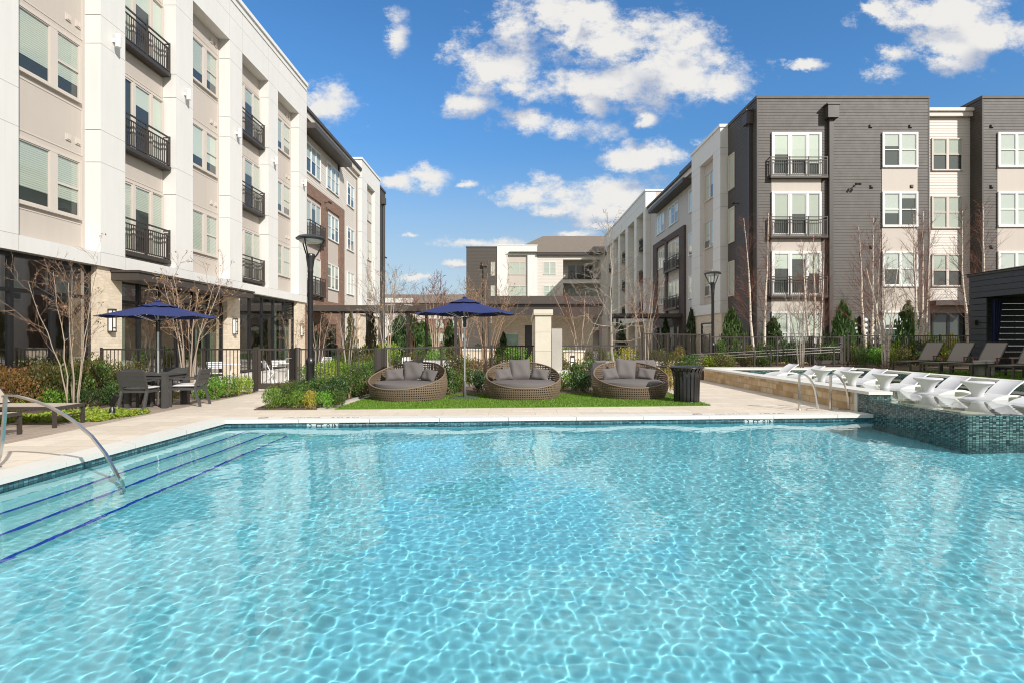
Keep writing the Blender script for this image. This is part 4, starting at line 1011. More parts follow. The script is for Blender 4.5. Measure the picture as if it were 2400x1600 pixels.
# wicker daybeds
def daybed(label, loc, rz):
    r = thing('wicker_daybed', label, 'daybed', loc, rz, 'round wicker daybeds on the turf')
    H = lambda p: .575-.285*math.cos(p)                                  # rim height, lowest towards local -y
    rad = lambda z: .88+.085*math.sin(min(1, z/.62)*math.pi*.85)-.05*max(0, z-.5)
    NT_, row = 108, .056; m = MB()
    def pt(i, z): a = 2*math.pi*i/NT_; q = rad(z); return (q*math.sin(a), -q*math.cos(a)*.97, z)
    for i in range(NT_):
        h0, h1 = H(2*math.pi*i/NT_), H(2*math.pi*(i+1)/NT_); k = 0
        while k*row < max(h0, h1)-.004:
            za, zb, zc, zd = min(k*row, h0), min(k*row, h1), min((k+1)*row, h1), min((k+1)*row, h0)
            o = [Vector(pt(i, za)), Vector(pt(i+1, zb)), Vector(pt(i+1, zc)), Vector(pt(i, zd))]
            c = sum(o, Vector())/4; s = .54 if (zd-za) > .03 and (zc-zb) > .03 else 0
            if s:
                q = [c+(p-c)*s for p in o]; m.add(o+q, [(0, 1, 5, 4), (1, 2, 6, 5), (2, 3, 7, 6), (3, 0, 4, 7)])
            else: m.add(o, [(0, 1, 2, 3)])
            k += 1
    sh = part('wicker_shell', m, 'wicker', r)
    bm = bmesh.new(); bm.from_mesh(sh.data); bmesh.ops.remove_doubles(bm, verts=bm.verts, dist=.0006); bmesh.ops.recalc_face_normals(bm, faces=bm.faces); bm.to_mesh(sh.data); bm.free()
    so_ = sh.modifiers.new('thickness', 'SOLIDIFY'); so_.thickness = .016; so_.offset = 0
    rim = MB(); rim.tube([(rad(H(2*math.pi*i/72))*math.sin(2*math.pi*i/72), -rad(H(2*math.pi*i/72))*math.cos(2*math.pi*i/72)*.97, H(2*math.pi*i/72)) for i in range(72)], .020, 7, close=True)
    part('rim', rim, 'wicker', r, 'all')
    ln = MB(); ln.grid(lambda u, v: tuple(Vector(((rad(v*min(.36, H(6.2832*u)))-.045)*math.sin(6.2832*u), -(rad(v*min(.36, H(6.2832*u)))-.045)*math.cos(6.2832*u)*.97, .01+v*(min(.36, H(6.2832*u))-.015)))), 48, 8); part('shade_lining', ln, 'wicker_shade', r, 'all')  # dark sheet added so the weave holes show a shaded inside
    part('seat_cushion', MB().lathe([(.70, .20), (.80, .215), (.835, .26), (.84, .34), (.82, .395), (.74, .425), (.4, .435), (.02, .437)], 48), 'cushion_grey', r, True)
    return r
DB_ = [('left wicker daybed, turned towards the lamp post', (-2.57, 14.1), -14), ('middle wicker daybed in front of the stone pillar', (.27, 14.42), 4), ('right wicker daybed beside the black litter bin', (3.03, 14.62), 0)]
d0 = None
for lab, (x, y), rz in DB_:
    d0 = daybed(lab, (x, y, .012), R(rz)) if d0 is None else (dup(d0, lab, (x, y, .012), R(rz)), d0)[1]
def pillow(label, loc, w, h, t, rx, ry, rz):
    o = link('pillow', pillow_mb(w, h, t).mesh('pillow', 'cushion_grey', 'all')); o.location = loc
    o.rotation_euler = (Matrix.Rotation(rz, 3, 'Z') @ Matrix.Rotation(rx, 3, 'X') @ Matrix.Rotation(ry, 3, 'Z')).to_euler()
    return tag(o, label, 'pillow', 'grey pillows on the wicker daybeds')
for lab, (x, y), rz in DB_:
    side = lab.split(' ')[0]; a = R(rz); rw = lambda u, v: (x+u*math.cos(a)-v*math.sin(a), y+u*math.sin(a)+v*math.cos(a))
    tilt = {'left': 10, 'middle': 2, 'right': -9}[side]
    pillow('large square grey pillow in the centre of the %s wicker daybed' % side, (*rw(-.03, .38), .70), .56, .56, .17, R(68), R(tilt), a+R(4))
    pillow('small grey pillow at the left of the %s wicker daybed' % side, (*rw(-.47, .20), .585), .47, .32, .15, R(66), R(6), a+R(20))
    pillow('small grey pillow at the right of the %s wicker daybed' % side, (*rw(.46, .22), .58), .47, .32, .15, R(66), R(-8), a-R(20))

# litter bin
r = thing('litter_bin', 'black slatted steel litter bin with flared rim on the turf corner', 'bin', (4.10, 13.36, .012))
for k in range(22):
    a = 2*math.pi*k/22; c, s_ = math.cos(a), math.sin(a)
    part('slat', MB().sweep([(q*c, q*s_, z) for q, z in ((.285, .02), (.29, .25), (.295, .45), (.305, .60), (.335, .72), (.385, .80))], .058, .008, (-s_, c, 0)), 'black_metal', r)
part('rim', MB().tube([(.388*math.cos(i*.2094), .388*math.sin(i*.2094), .805) for i in range(30)], .014, 6, close=True), 'black_metal', r, 'all')
part('base_ring', MB().tube([(.28*math.cos(i*.2094), .28*math.sin(i*.2094), .02) for i in range(30)], .014, 6, close=True), 'black_metal', r, 'all')
part('liner', MB().lathe([(.24, .03), (.262, .72)], 28), 'graphite_metal', r, True)
part('lid', MB().lathe([(.39, .806), (.36, .835), (.25, .85), (.17, .845)], 30), 'black_metal', r, True)

# stainless handrails
def rail(label, pts, side, loc, w=.05, t=.022, plates=(), extra=None):
    r = thing('handrail', label, 'handrail', loc, 0, 'stainless steel pool handrails')
    part('rail', MB().sweep(pts, w, t, side), 'steel', r, True)
    if extra: part('post', MB().sweep(extra, w, t, side), 'steel', r, True)
    for p in plates: part('flange', MB().lathe([(.055, 0), (.055, .012), (.03, .018)], 16, p), 'steel', r, True)
    return r
arc = [(-5.80, .815), (-5.74, .828), (-5.65, .822), (-5.543, .794), (-5.40, .750), (-5.254, .692), (-5.10, .605), (-4.965, .512), (-4.792, .366), (-4.632, .165), (-4.53, -.023), (-4.47, -.14), (-4.44, -.30), (-4.42, -.78)]
rail('curved steel handrail dipping into the pool at the left', [(x+5.2, 0, z) for x, z in arc], (0, 1, 0), (-5.2, 6.48, 0), .040, .022, ((-.68, 0, .0),),
     extra=[(-.572, 0, .815), (-.58, 0, .60), (-.60, 0, .35), (-.64, 0, .12), (-.68, 0, .0)])
def grab(label, x, y):
    pts = [(0, 0, .0), (0, 0, .70), (.015, 0, .735), (.06, 0, .755), (.13, 0, .735), (.21, 0, .665), (.285, 0, .55), (.335, 0, .42), (.37, 0, .26), (.385, 0, .10), (.385, 0, .035)]
    r = rail(label, pts, (0, 1, 0), (x, y, .0), .06, .026, ((0, 0, .0),))
    part('foot_strut', MB().bar((.40, 0, .02), (.16, 0, .02), .05, .03).bar((.17, 0, .0), (.17, 0, -.05), .04, .03), 'steel', r)
    return r
x1, y1, _ = G(1873, 960); x2, y2, _ = G(1947, 959.5)
g1 = grab('left of the two steel grab rails at the pool edge by the stone wall', x1, y1); dup(g1, 'right of the two steel grab rails at the pool edge by the stone wall', (x2, y2, 0))

# garden spotlights
def spot(label, loc, rz):
    r = thing('garden_spotlight', label, 'spotlight', loc, rz, 'black garden spotlights')
    part('stake', MB().lathe([(.045, 0), (.045, .03), (.035, .06), (.035, .12), (.02, .14), (.02, .17)], 12), 'black_metal', r, True)
    part('head', MB().lathe([(.03, 0), (.036, .02), (.036, .15), (.04, .16)], 14).rot(R(-28), 'Y').move(.01, 0, .165), 'black_metal', r, True); return r
spot('black garden spotlight in the lime ground cover by the dining chairs', (-7.55, 10.74, 0), R(185)).scale = (1.35,)*3

# ------------------------------------------------------------------ fences, gates, walls, pergola
def fence(label, a, b, z0, z1, nposts=None, step=.104, lift=.10, name='metal_fence', zb=None):
    """zb: ground and top shift at the far end"""
    a, b = Vector((*a, z0)), Vector((*b, z0)); L = (b-a).length; an = math.atan2(b.y-a.y, b.x-a.x); h = z1-z0; zb = zb or 0.
    r = thing(name, label, 'fence', a, an, 'bronze picket fences'); sl = lambda x: zb*x/L
    m = MB(); m.bar((0, 0, h-.022), (L, 0, h-.022+zb), .032, .044); m.bar((0, 0, lift), (L, 0, lift+zb), .030, .038)
    n = int(L/step)
    for i in range(n):
        x = L*(i+.5)/n; z = sl(x); m.box(x-.008, -.008, lift+z, x+.008, .008, h-.03+z)
    part('railing', m, 'bronze_metal', r)
    k = nposts or max(2, round(L/1.9)+1)
    for i in range(k):
        x = L*i/(k-1); part('post', MB().box(x-.026, -.026, 0, x+.026, .026, h+.03).move(0, 0, sl(x)), 'bronze_metal', r)
    return r
def gate(label, a, b, z0, z1, name='metal_gate', reader=False):
    a, b = Vector((*a, z0)), Vector((*b, z0)); L = (b-a).length; an = math.atan2(b.y-a.y, b.x-a.x); h = z1-z0
    r = thing(name, label, 'gate', a, an, 'bronze pedestrian gates')
    f = MB(); f.box(0, -.025, .06, .06, .025, h); f.box(L-.15, -.025, .06, L, .025, h); f.box(.06, -.024, h-.05, L-.15, .024, h); f.box(.06, -.024, .06, L-.15, .024, .22)
    part('gate_frame', f, 'bronze_fascia', r)
    m = MB(); n = int((L-.2)/.104)
    for i in range(n): x = .06+(L-.21)*(i+.5)/n; m.box(x-.008, -.008, .22, x+.008, .008, h-.05)
    part('picket', m, 'bronze_metal', r)
    k = part('lock_plate', MB().box(L-.115, -.034, h-.30, L-.035, -.024, h-.06), 'graphite_metal', r)
    part('handle', MB().tube([(L-.075, -.03, h-.27), (L-.075, -.075, h-.27), (L-.20, -.075, h-.27)], .013, 8).lathe([(.03, 0), (.03, .02)], 12, (L-.075, -.034, h-.28)), 'steel', k, True)
    if reader: part('card_reader', MB().box(.0, -.06, h-.28, .09, -.025, h-.06).box(.01, -.075, h-.30, .08, -.06, h-.26), 'white_trim', r)
    for x in (-.05, L+.05): part('post', MB().box(x-.035, -.035, 0, x+.035, .035, h+.03), 'bronze_metal', r)
    return r
fence('bronze picket fence behind the dining set, from the brick pier to the gate', (-11.55, 16.0), (-7.25, 16.0), 0, 1.22, 4)
gate('bronze pedestrian gate with steel lever handle left of the tall lamp post', (-7.13, 16.0), (-6.12, 16.0), .03, 1.22)
fence('bronze picket fence behind the tall lamp post and shrubs', (-5.98, 16.0), (-3.92, 16.3), 0, 1.22, 3)
r = thing('fence_pillar', 'boxed bronze fence pillar behind the left daybed', 'fence post', (-3.80, 16.3, 0))
part('post', MB().box(-.13, -.04, 0, -.07, .04, 1.23), 'bronze_metal', r); part('post', MB().box(.07, -.04, 0, .13, .04, 1.23), 'bronze_metal', r); part('panel', MB().box(-.07, -.03, .04, .07, .03, 1.20), 'bronze_fascia', r)
fence('bronze picket fence running back from the left daybed to the stone pillar', (-3.66, 16.4), (.83, 19.6), 0, 1.24, 4, zb=.04)
fence('bronze picket fence between the stone pillar and the tall fence', (1.77, 20.4), (4.66, 20.6), 0, 1.27, 3)
fence('taller bronze picket fence on the raised kerb left of the right lamp post', (4.80, 20.95), (8.55, 24.6), .36, 1.70, 4)
fence('long bronze picket fence in front of the birches', (8.7, 24.9), (13.1, 25.0), .33, 1.60, 4)
gate('bronze gate with pale card reader among the birches', (13.25, 25.0), (14.55, 25.0), .36, 1.60, reader=True)
fence('bronze picket fence right of the birch gate, ending at the cabana', (14.75, 25.0), (20.3, 25.2), .33, 1.66, 5)
r = thing('ramp_handrail', 'triple bronze ramp handrail rising to the right behind the raised pool', 'handrail', (7.26, 23.0, .0))
m = MB()
for k in range(3): m.tube([(0, 0, .87-k*.105), (6.0, 0, 1.19-k*.105)], .020, 8)
m.tube([(0, 0, .87), (-.08, 0, .82), (-.08, 0, .70), (0, 0, .66)], .02, 8); m.tube([(6.0, 0, 1.19), (6.12, 0, 1.17), (6.12, 0, 1.0), (6.0, 0, .98)], .02, 8)
part('rail', m, 'bronze_metal', r, True)
for x in (.16, .72, 2.54, 3.2, 5.75): part('post', MB().box(x-.028, -.03, .02, x+.028, .03, .87+.053*x), 'bronze_metal', r)

r = thing('stone_pillar', 'tall cream limestone wall with capstone seen end-on behind the middle daybed', 'wall', (.99, 19.5, 0))
m = MB(); m.box(-.24, -2.4, .0, .24, 4.4, 2.20); m.rot(R(-1.2)); part('wall', m, 'limestone', r)
m = MB(); m.box(-.29, -2.46, 2.20, .29, 4.46, 2.36); m.rot(R(-1.2)); part('capstone', m, 'limestone', r)
r = thing('granite_slab', 'rough grey stone slab standing right of the cream limestone wall', 'wall', (1.58, 19.75, 0))
part('slab', MB().box(-.21, -.25, .36, .14, .3, 1.84), 'concrete', r); part('plinth', MB().box(-.24, -.9, .0, .62, .5, .36).box(-.24, -.9, .36, .62, .5, .40, .03), 'white_coping', r)
r = thing('outlet_post', 'short dark post with two white outlet covers right of the stone pillar', 'outlet post', (2.12, 20.0, 0))
part('post', MB().box(-.07, -.05, 0, .07, .05, .92), 'bronze_fascia', r)
for z in (.60, .77): part('outlet_cover', MB().box(-.055, -.07, z-.065, .055, -.05, z+.065).box(-.02, -.074, z-.03, .02, -.07, z+.03), 'white_trim', r)
for lab, x, y, w, h in (('beige brick planter pier with white cap behind the fence right of the pillar', 2.8, 26.0, .45, 1.0), ('beige brick planter pier left of the stone pillar behind the fence', -1.6, 27.5, .75, 1.05)):
    r = thing('planter_pier', lab, 'pier', (x, y, 0), 0, 'brick planter piers')
    part('pier', MB().box(-w, -.3, 0, w, .3, h-.07), 'beige_brick', r); part('cap', MB().box(-w-.05, -.35, h-.07, w+.05, .35, h), 'white_coping', r)
r = thing('planter_wall', 'low white planter wall behind the right daybed', 'wall', (5, 26.5, 0))
part('wall', MB().box(-3.4, -.15, 0, 3.6, .15, .40), 'beige_brick', r); part('cap', MB().box(-3.45, -.2, .40, 3.65, .2, .47), 'white_coping', r)

def flat_roof(name, label, x0, x1, y0, y1, z0, z1, posts, cat, slats=True):
    r = thing(name, label, cat, ((x0+x1)/2, y0, 0)); f = MB()
    f.box(x0, y0, z0, x1, y0+.12, z1); f.box(x0, y1-.12, z0, x1, y1, z1); f.box(x0, y0+.12, z0, x0+.12, y1-.12, z1); f.box(x1-.12, y0+.12, z0, x1, y1-.12, z1)
    part('fascia', f, 'bronze_fascia', r, world=True)
    m = MB(); m.box(x0+.12, y0+.12, z1-.08, x1-.12, y1-.12, z1-.03)
    if slats:
        for y in np.arange(y0+.3, y1-.2, .42): m.box(x0+.12, y-.03, z0+.05, x1-.12, y+.03, z1-.08)
    part('roof_deck', m, 'bronze_fascia', r, world=True)
    for x, y in posts: part('post', MB().box(x-.09, y-.09, 0, x+.09, y+.09, z0+.06), 'bronze_metal', r, world=True)
    return r
flat_roof('pergola', 'long flat bronze pergola joining the brick wing across the courtyard', -12.0, -3.0, 33, 36.2, 3.12, 3.46, [(-9.9, 33.3), (-9.0, 35.9), (-6.1, 33.4), (-5.4, 35.9), (-3.3, 33.4), (-3.3, 35.9)], 'pergola')
pv_ = flat_roof('pavilion', 'open bronze pavilion with a beige brick back wall behind the stone pillar', -2.0, 6.5, 39.5, 45, 3.95, 4.50, [(-1.7, 39.9), (6.2, 39.9), (2.2, 44.6)], 'pavilion', False)
m = MB(); m.box(-1.6, 44.2, 0, -.65, 44.6, 3.3); m.box(.55, 44.2, 0, 1.0, 44.6, 3.3); m.box(1.9, 44.2, 0, 6.3, 44.6, 3.3); m.box(-.65, 44.2, 2.0, .55, 44.6, 3.3); m.box(-.65, 44.2, 0, .55, 44.6, .5); m.box(1.0, 44.2, 2.6, 1.9, 44.6, 3.3)
part('brick_wall', m, 'beige_brick', pv_, world=True)
part('door', MB().box(1.0, 44.4, 0, 1.9, 44.5, 2.6).box(1.04, 44.36, .04, 1.08, 44.4, 2.56).box(1.82, 44.36, .04, 1.86, 44.4, 2.56), 'black_metal', pv_, world=True)
part('shade_band', MB().box(-1.86, 39.75, 3.16, 6.36, 40.0, 3.94), 'bronze_metal', pv_, world=True)  # dark band added to stand for the shaded void under the roof
part('lintel', MB().box(-1.7, 44.1, 3.3, 6.4, 44.6, 3.38), 'white_coping', pv_, world=True)
window(Wall('Y-', 44.4), pv_, -.65, .55, .5, 2.0, 'f', 'white_trim', cover=1, blind='curtain_green')
flat_roof('walkway_canopy', 'dark flat walkway canopy in front of the dark brick on the right wing', 8.0, 13.3, 44.6, 47.5, 3.22, 3.52, [(8.3, 44.9), (8.3, 47.2), (12.9, 44.9)], 'canopy', False)

# cabana at the right edge
cb = thing('cabana', 'charcoal clapboard cabana with navy curtains at the right edge', 'cabana', (17.5, 18.5, .33))
Wc = Wall('X-', 16.55)
m = MB()
def boards(u0, u1, z0, z1, hb=.215):
    k = round((z1-z0)/hb); s = (z1-z0)/k
    for i in range(k): Wc.box(m, u0, u1, z0+i*s+.008, z0+(i+1)*s-.008, -.04, 0)
boards(19.85, 20.6, .33, 2.92); boards(12.0, 20.6, 2.94, 3.74); boards(12.0, 13.0, .33, 2.92)
part('clapboard', m, 'cabana_board', cb, world=True)
m = MB(); m.box(16.6, 20.40, .33, 16.75, 20.58, 2.94); m.box(19.65, 20.40, .33, 19.8, 20.58, 2.94); m.box(16.6, 12.02, 2.95, 19.8, 20.57, 3.66); part('frame', m, 'cabana_board', cb, world=True)
m = MB(); m.box(16.5, 11.9, 3.74, 19.9, 20.65, 3.80); part('roof', m, 'bronze_metal', cb, world=True)
m = MB()
for i in range(12):
    z = .4+i*.215; m.box(16.75, 20.50, z, 19.65, 20.55, z+.207); m.box(19.7, 12.0, z, 19.78, 19.9, z+.207)
part('back_slat', m, 'cabana_board', cb, world=True)
m = MB(); m.box(16.75, 19.72, .36, 17.2, 19.86, 2.9); m.v = []; m.f = []
m.grid(lambda u, v: (16.7+.32*u*(.55+.45*abs(2*v-.7)), 19.78+.05*math.sin(u*26), .36+2.5*v), 40, 8); part('curtain', m, 'curtain_navy', cb, 'all', world=True)
m = MB(); m.box(17.2, 14.2, .34, 19.4, 18.8, .62); m.box(19.0, 14.2, .62, 19.4, 18.8, 1.05); part('bench', m, 'cushion_grey', cb, world=True)
m = MB(); m.box(16.44, 20.2, 1.98, 16.55, 20.32, 2.15); part('wall_light', m, 'black_metal', cb, world=True)
c2 = thing('cabana', 'second dark cabana of which only the roof corner shows behind the first', 'cabana', (22.5, 22.5, .33))
m = MB(); m.box(19.6, 21.2, 4.12, 26, 24.5, 4.26); m.add([(19.5, 21.1, 4.26), (26, 21.1, 4.26), (26, 24.6, 4.26), (19.5, 24.6, 4.26), (22.5, 22.8, 4.75), (26, 22.8, 4.75)], [(0, 1, 5, 4), (3, 2, 5, 4), (0, 4, 3)]); part('roof', m, 'bronze_metal', c2, world=True)
for x, y in ((20.3, 21.7), (20.3, 24.1), (25.4, 21.7)): part('post', MB().box(x-.1, y-.1, .33, x+.1, y+.1, 4.12), 'bronze_metal', c2, world=True)

# courtyard seats behind the fences
def bistro(label, loc, rz):
    r = thing('folding_chair', label, 'chair', loc, rz, 'white slatted folding chairs'); w = .20
    for s in (-1, 1):
        x = s*w
        part('leg', MB().bar((x, .22, 0), (x, -.20, .80), .022, .022), 'white_slat', r); part('leg', MB().bar((x*.9, -.24, 0), (x*.9, .20, .45), .022, .022), 'white_slat', r)
    m = MB()
    for k in range(5): m.box(-w, -.15+k*.085, .44, w, -.15+k*.085+.06, .455)
    part('seat', m, 'white_slat', r); m = MB()
    for k in range(4): z = .60+k*.055; m.box(-w, -.128-(z-.6)*.5, z, w, -.112-(z-.6)*.5, z+.04)
    part('backrest', m, 'white_slat', r); return r
b0 = bistro('white slatted folding chair behind the fence right of the dining set', P(505, 900, 17.4)[:2]+(0,), R(20))
dup(b0, 'left of the two white folding chairs seen through the gate', P(632, 900, 18.2)[:2]+(0,), R(-80)); dup(b0, 'right of the two white folding chairs seen through the gate', P(655, 900, 18.6)[:2]+(0,), R(15))
dup(b0, 'white folding chair behind the fence right of the tall lamp post', P(760, 900, 22)[:2]+(0,), R(160)); dup(b0, 'white folding chair under the storefront canopy', P(360, 880, 19.6)[:2]+(0,), R(60))
def bistro_table(label, loc):
    r = thing('bistro_table', label, 'table', loc, 0, 'white bistro tables')
    part('table_top', MB().lathe([(.30, .70), (.31, .71), (.31, .725)], 24), 'white_slat', r, True); part('pedestal', MB().lathe([(.22, 0), (.20, .02), (.025, .05), (.025, .70)], 14), 'white_slat', r, True); return r
q = bistro_table('small white round table beside the folding chairs seen through the gate', P(676, 900, 18.4)[:2]+(0,)); dup(q, 'small white round table behind the fence right of the dining set', P(540, 900, 17.7)[:2]+(0,))
def sofa(label, loc, rz, w, mat_, name='outdoor_sofa', cat='sofa'):
    r = thing(name, label, cat, loc, rz); h = w/2
    part('frame', MB().box(-h, -.38, .08, h, .38, .26).box(-h, .26, .26, h, .38, .62), mat_, r)
    for s in (-1, 1): part('armrest', MB().box(s*h, -.38, .08, s*(h-.22), .38, .74), mat_, r); part('leg', MB().box(s*h-.03*s, -.34, 0, s*h-.10*s, -.27, .08), mat_, r)
    part('seat_cushion', MB().box(-h+.22, -.36, .26, h-.22, .26, .40), mat_, r); return r
sofa('long white outdoor sofa behind the fence above the left daybed', P(1016, 850, 24)[:2]+(0,), R(180), 2.5, 'white_slat')
def armchair(label, loc, rz, n):
    r = thing('lounge_chair', label, 'armchair', loc, rz, 'grey lounge chairs behind the right daybed')
    part('frame', MB().box(-.42, -.40, .14, .42, .40, .24).box(-.42, .30, .24, .42, .40, .72), 'graphite_metal', r)
    for s in (-1, 1): part('armrest', MB().bar((s*.42, -.38, .56), (s*.42, .38, .56), .06, .04).bar((s*.42, -.36, 0), (s*.42, -.36, .56), .05, .05).bar((s*.42, .36, 0), (s*.42, .36, .56), .05, .05), 'graphite_metal', r)
    part('seat_cushion', pillow_mb(.78, .74, .18, pull=.03).move(0, -.02, .32), 'cushion_grey', r, 'all')
    for k in range(n):
        pm = pillow_mb(.44, .40, .14).rot(R(70), 'X').rot(R(8*(k-.5)), 'Z').move((k-(n-1)/2)*.36, .20-.04*k, .60); part('back_cushion', pm, 'cushion_grey', r, 'all')
    return r
armchair('grey cushioned lounge chair behind the left end of the right daybed', (2.62, 17.9, .05), R(-150), 1)
armchair('grey cushioned lounge chair with two pillows behind the right end of the right daybed', (4.35, 17.9, .05), R(30), 2)

# wall lights
def lantern(label, loc):
    r = thing('wall_lantern', label, 'wall light', loc, 0, 'tall lanterns on the brick piers')
    part('diffuser', MB().box(.02, -.065, -.30, .13, .065, .30), 'lamp_glow', r); f = MB()
    f.box(.0, -.09, -.34, .15, .09, -.30); f.box(.0, -.09, .30, .15, .09, .34); f.box(0, -.09, -.3, .018, .09, .3)
    for y in (-.085, .065): f.box(.13, y, -.30, .15, y+.02, .30)
    for z in (-.22, .20): f.box(.131, -.065, z, .149, .065, z+.018)
    part('frame', f, 'bronze_metal', r); return r
l0 = lantern('tall white lantern on the brick pier behind the left navy umbrella', (-11.80, 16.68, 2.02)); dup(l0, 'tall white lantern on the brick pier between the two storefronts', (-11.80, 24.1, 2.02)); dup(l0, 'tall white lantern on the last brick pier near the tall lamp post', (-11.80, 31.8, 2.02))
def sconce(label, loc):
    r = thing('wall_sconce', label, 'wall light', loc, 0, 'white cylinder sconces on the white pilasters')
    part('cylinder', MB().lathe([(.075, -.19), (.078, -.18), (.078, .18), (.07, .19)], 18, (.14, 0, 0)), 'white_trim', r, True); part('bracket', MB().box(0, -.05, -.05, .09, .05, .05), 'white_trim', r); return r
s0 = None
for k, i in enumerate((2, 3, 4, 5, 6)):
    lab = 'white cylinder sconce on the %s white pilaster from the left' % ('second', 'third', 'fourth', 'fifth', 'sixth')[k]; p = (-11.70, sum(PIL[i])/2, 10.22)
    s0 = sconce(lab, p) if s0 is None else (dup(s0, lab, p), s0)[1]
def flood(label, loc, rz):
    r = thing('flood_light', label, 'flood light', loc, rz, 'dark gooseneck flood lights')
    part('arm', MB().tube([(0, 0, 0), (0, -.12, .02), (0, -.26, .05)], .022, 8).box(-.06, -.02, -.06, .06, .0, .06), 'bronze_metal', r, True)
    for s in (-1, 1): part('lamp_head', MB().lathe([(.035, 0), (.06, .05), (.065, .17)], 12).rot(R(118), 'X').move(s*.09, -.24, .05), 'bronze_metal', r, True)
    return r
f0 = flood('dark flood light between the window columns on the charcoal front', (18.95, 31.48, 9.98), 0)
dup(f0, 'dark flood light on the charcoal left side wall of the right wing', (13.55, 34.1, 9.6), R(-90)); dup(f0, 'dark flood light at the top of the dark brick panel on the right wing', (13.36, 49.5, 10.1), R(-90)); dup(f0, 'dark flood light at the top of the brown brick panel on the left wing', (-11.94, 36.3, 10.2), R(90))
dup(f0, 'dark flood light on the charcoal end wall of the left wing', (-11.76, 51.6, 8.9), R(90)); dup(f0, 'dark flood light on the charcoal corner of the far building', (-4.8, 78.97, 8.3), 0)

# electricity meters on the charcoal wall
r = thing('meter_bank', 'dark electric meter cabinet with round glass meters on the charcoal wall', 'meter bank', (19.2, 31.3, .33))
part('cabinet', MB().box(-1.05, 0, .05, -.35, .19, 2.45).box(-1.03, -.01, 1.2, -.37, 0, 1.22).box(.02, .0, .9, 1.25, .19, 2.45), 'charcoal_siding', r)
for k in range(5):
    for j in range(3):
        if j == 2 and k < 3: continue
        part('meter', MB().lathe([(.11, 0), (.11, .06), (.09, .10), (.03, .115)], 18).rot(R(90), 'X').move(.22+.37*j, 0, 2.22-k*.30), 'lens_glass', r, True)
for k in range(3): part('warning_label', MB().box(-.32, -.006, 1.95-k*.22, -.20, .0, 2.08-k*.22), 'white_trim', r)

# ------------------------------------------------------------------ plants
def leaf_quads(C, size, g, up=.25, aspect=.5):
    """one diamond-shaped leaf per centre"""
    n = len(C); d = g.normal(size=(n, 3)); d[:, 2] += up; d /= np.linalg.norm(d, axis=1)[:, None]
    e = np.cross(d, g.normal(size=(n, 3))); e /= np.linalg.norm(e, axis=1)[:, None]+1e-9
    s = (size*(.6+.8*g.random(n)))[:, None]
    return np.stack([C-d*s, C+e*s*aspect-d*s*.1, C+d*s, C-e*s*aspect-d*s*.1], 1)
def bush_mesh(name, m, n, leaf, seed, flat=.0, upright=.25):
    """a crown of unit radius and unit height made of lobes of leaves"""
    g = np.random.default_rng(seed); L = 9
    lc = np.stack([g.normal(0, .34, L), g.normal(0, .34, L), .42+.22*g.random(L)], 1); lr = .34+.22*g.random(L)
    k = g.integers(0, L, n); d = g.normal(size=(n, 3)); d /= np.linalg.norm(d, axis=1)[:, None]
    r = lr[k]*(.55+.5*g.random(n)**.6); C = lc[k]+d*r[:, None]; C[:, 2] = np.abs(C[:, 2])*.98+.03
    q = np.linalg.norm(C[:, :2], axis=1); C[:, :2] *= np.minimum(1, 1.0/np.maximum(q, 1e-6))[:, None]
    return npmesh(name, leaf_quads(C, leaf, g, upright), 4, m)
STEM = MB()
for i in range(7):
    a = i*.9; STEM.tube([(0, 0, 0), (.10*math.cos(a), .10*math.sin(a), .3), (.3*math.cos(a), .3*math.sin(a), .7)], [.03, .02, .006], 4)
STEM_ME = STEM.mesh('stem', 'twig_tan')
KINDS = {}
for nm, m, n, lf in (('green', 'leaf_green', 1500, .055), ('bright', 'leaf_bright', 1100, .060), ('lime', 'leaf_lime', 900, .06), ('yellow', 'leaf_yellow', 800, .06), ('russet', 'leaf_russet', 1700, .048), ('olive', 'leaf_olive', 1700, .048), ('dark', 'leaf_dark', 1500, .055)):
    KINDS[nm] = [bush_mesh('foliage', m, n, lf, 40+7*j+len(nm), upright=.6 if nm in ('bright', 'lime', 'yellow') else .3) for j in range(3)]
def shrub(kind, label, x, y, w, h, z=0., group=None, name='shrub'):
    r = thing(name, label, 'shrub', (x, y, z), rnd.uniform(0, 6.28), group); r.scale = (w/2, w/2*rnd.uniform(.9, 1.1), h)
    link('foliage', rnd.choice(KINDS[kind]), r); link('stem', STEM_ME, r); return r
def shrub_px(kind, label, px, py, wpx, hpx, z=0., group=None):
    x, y, _ = G(px, py, z); s = y/F; return shrub(kind, label, x, y, wpx*s, hpx*s, z, group)
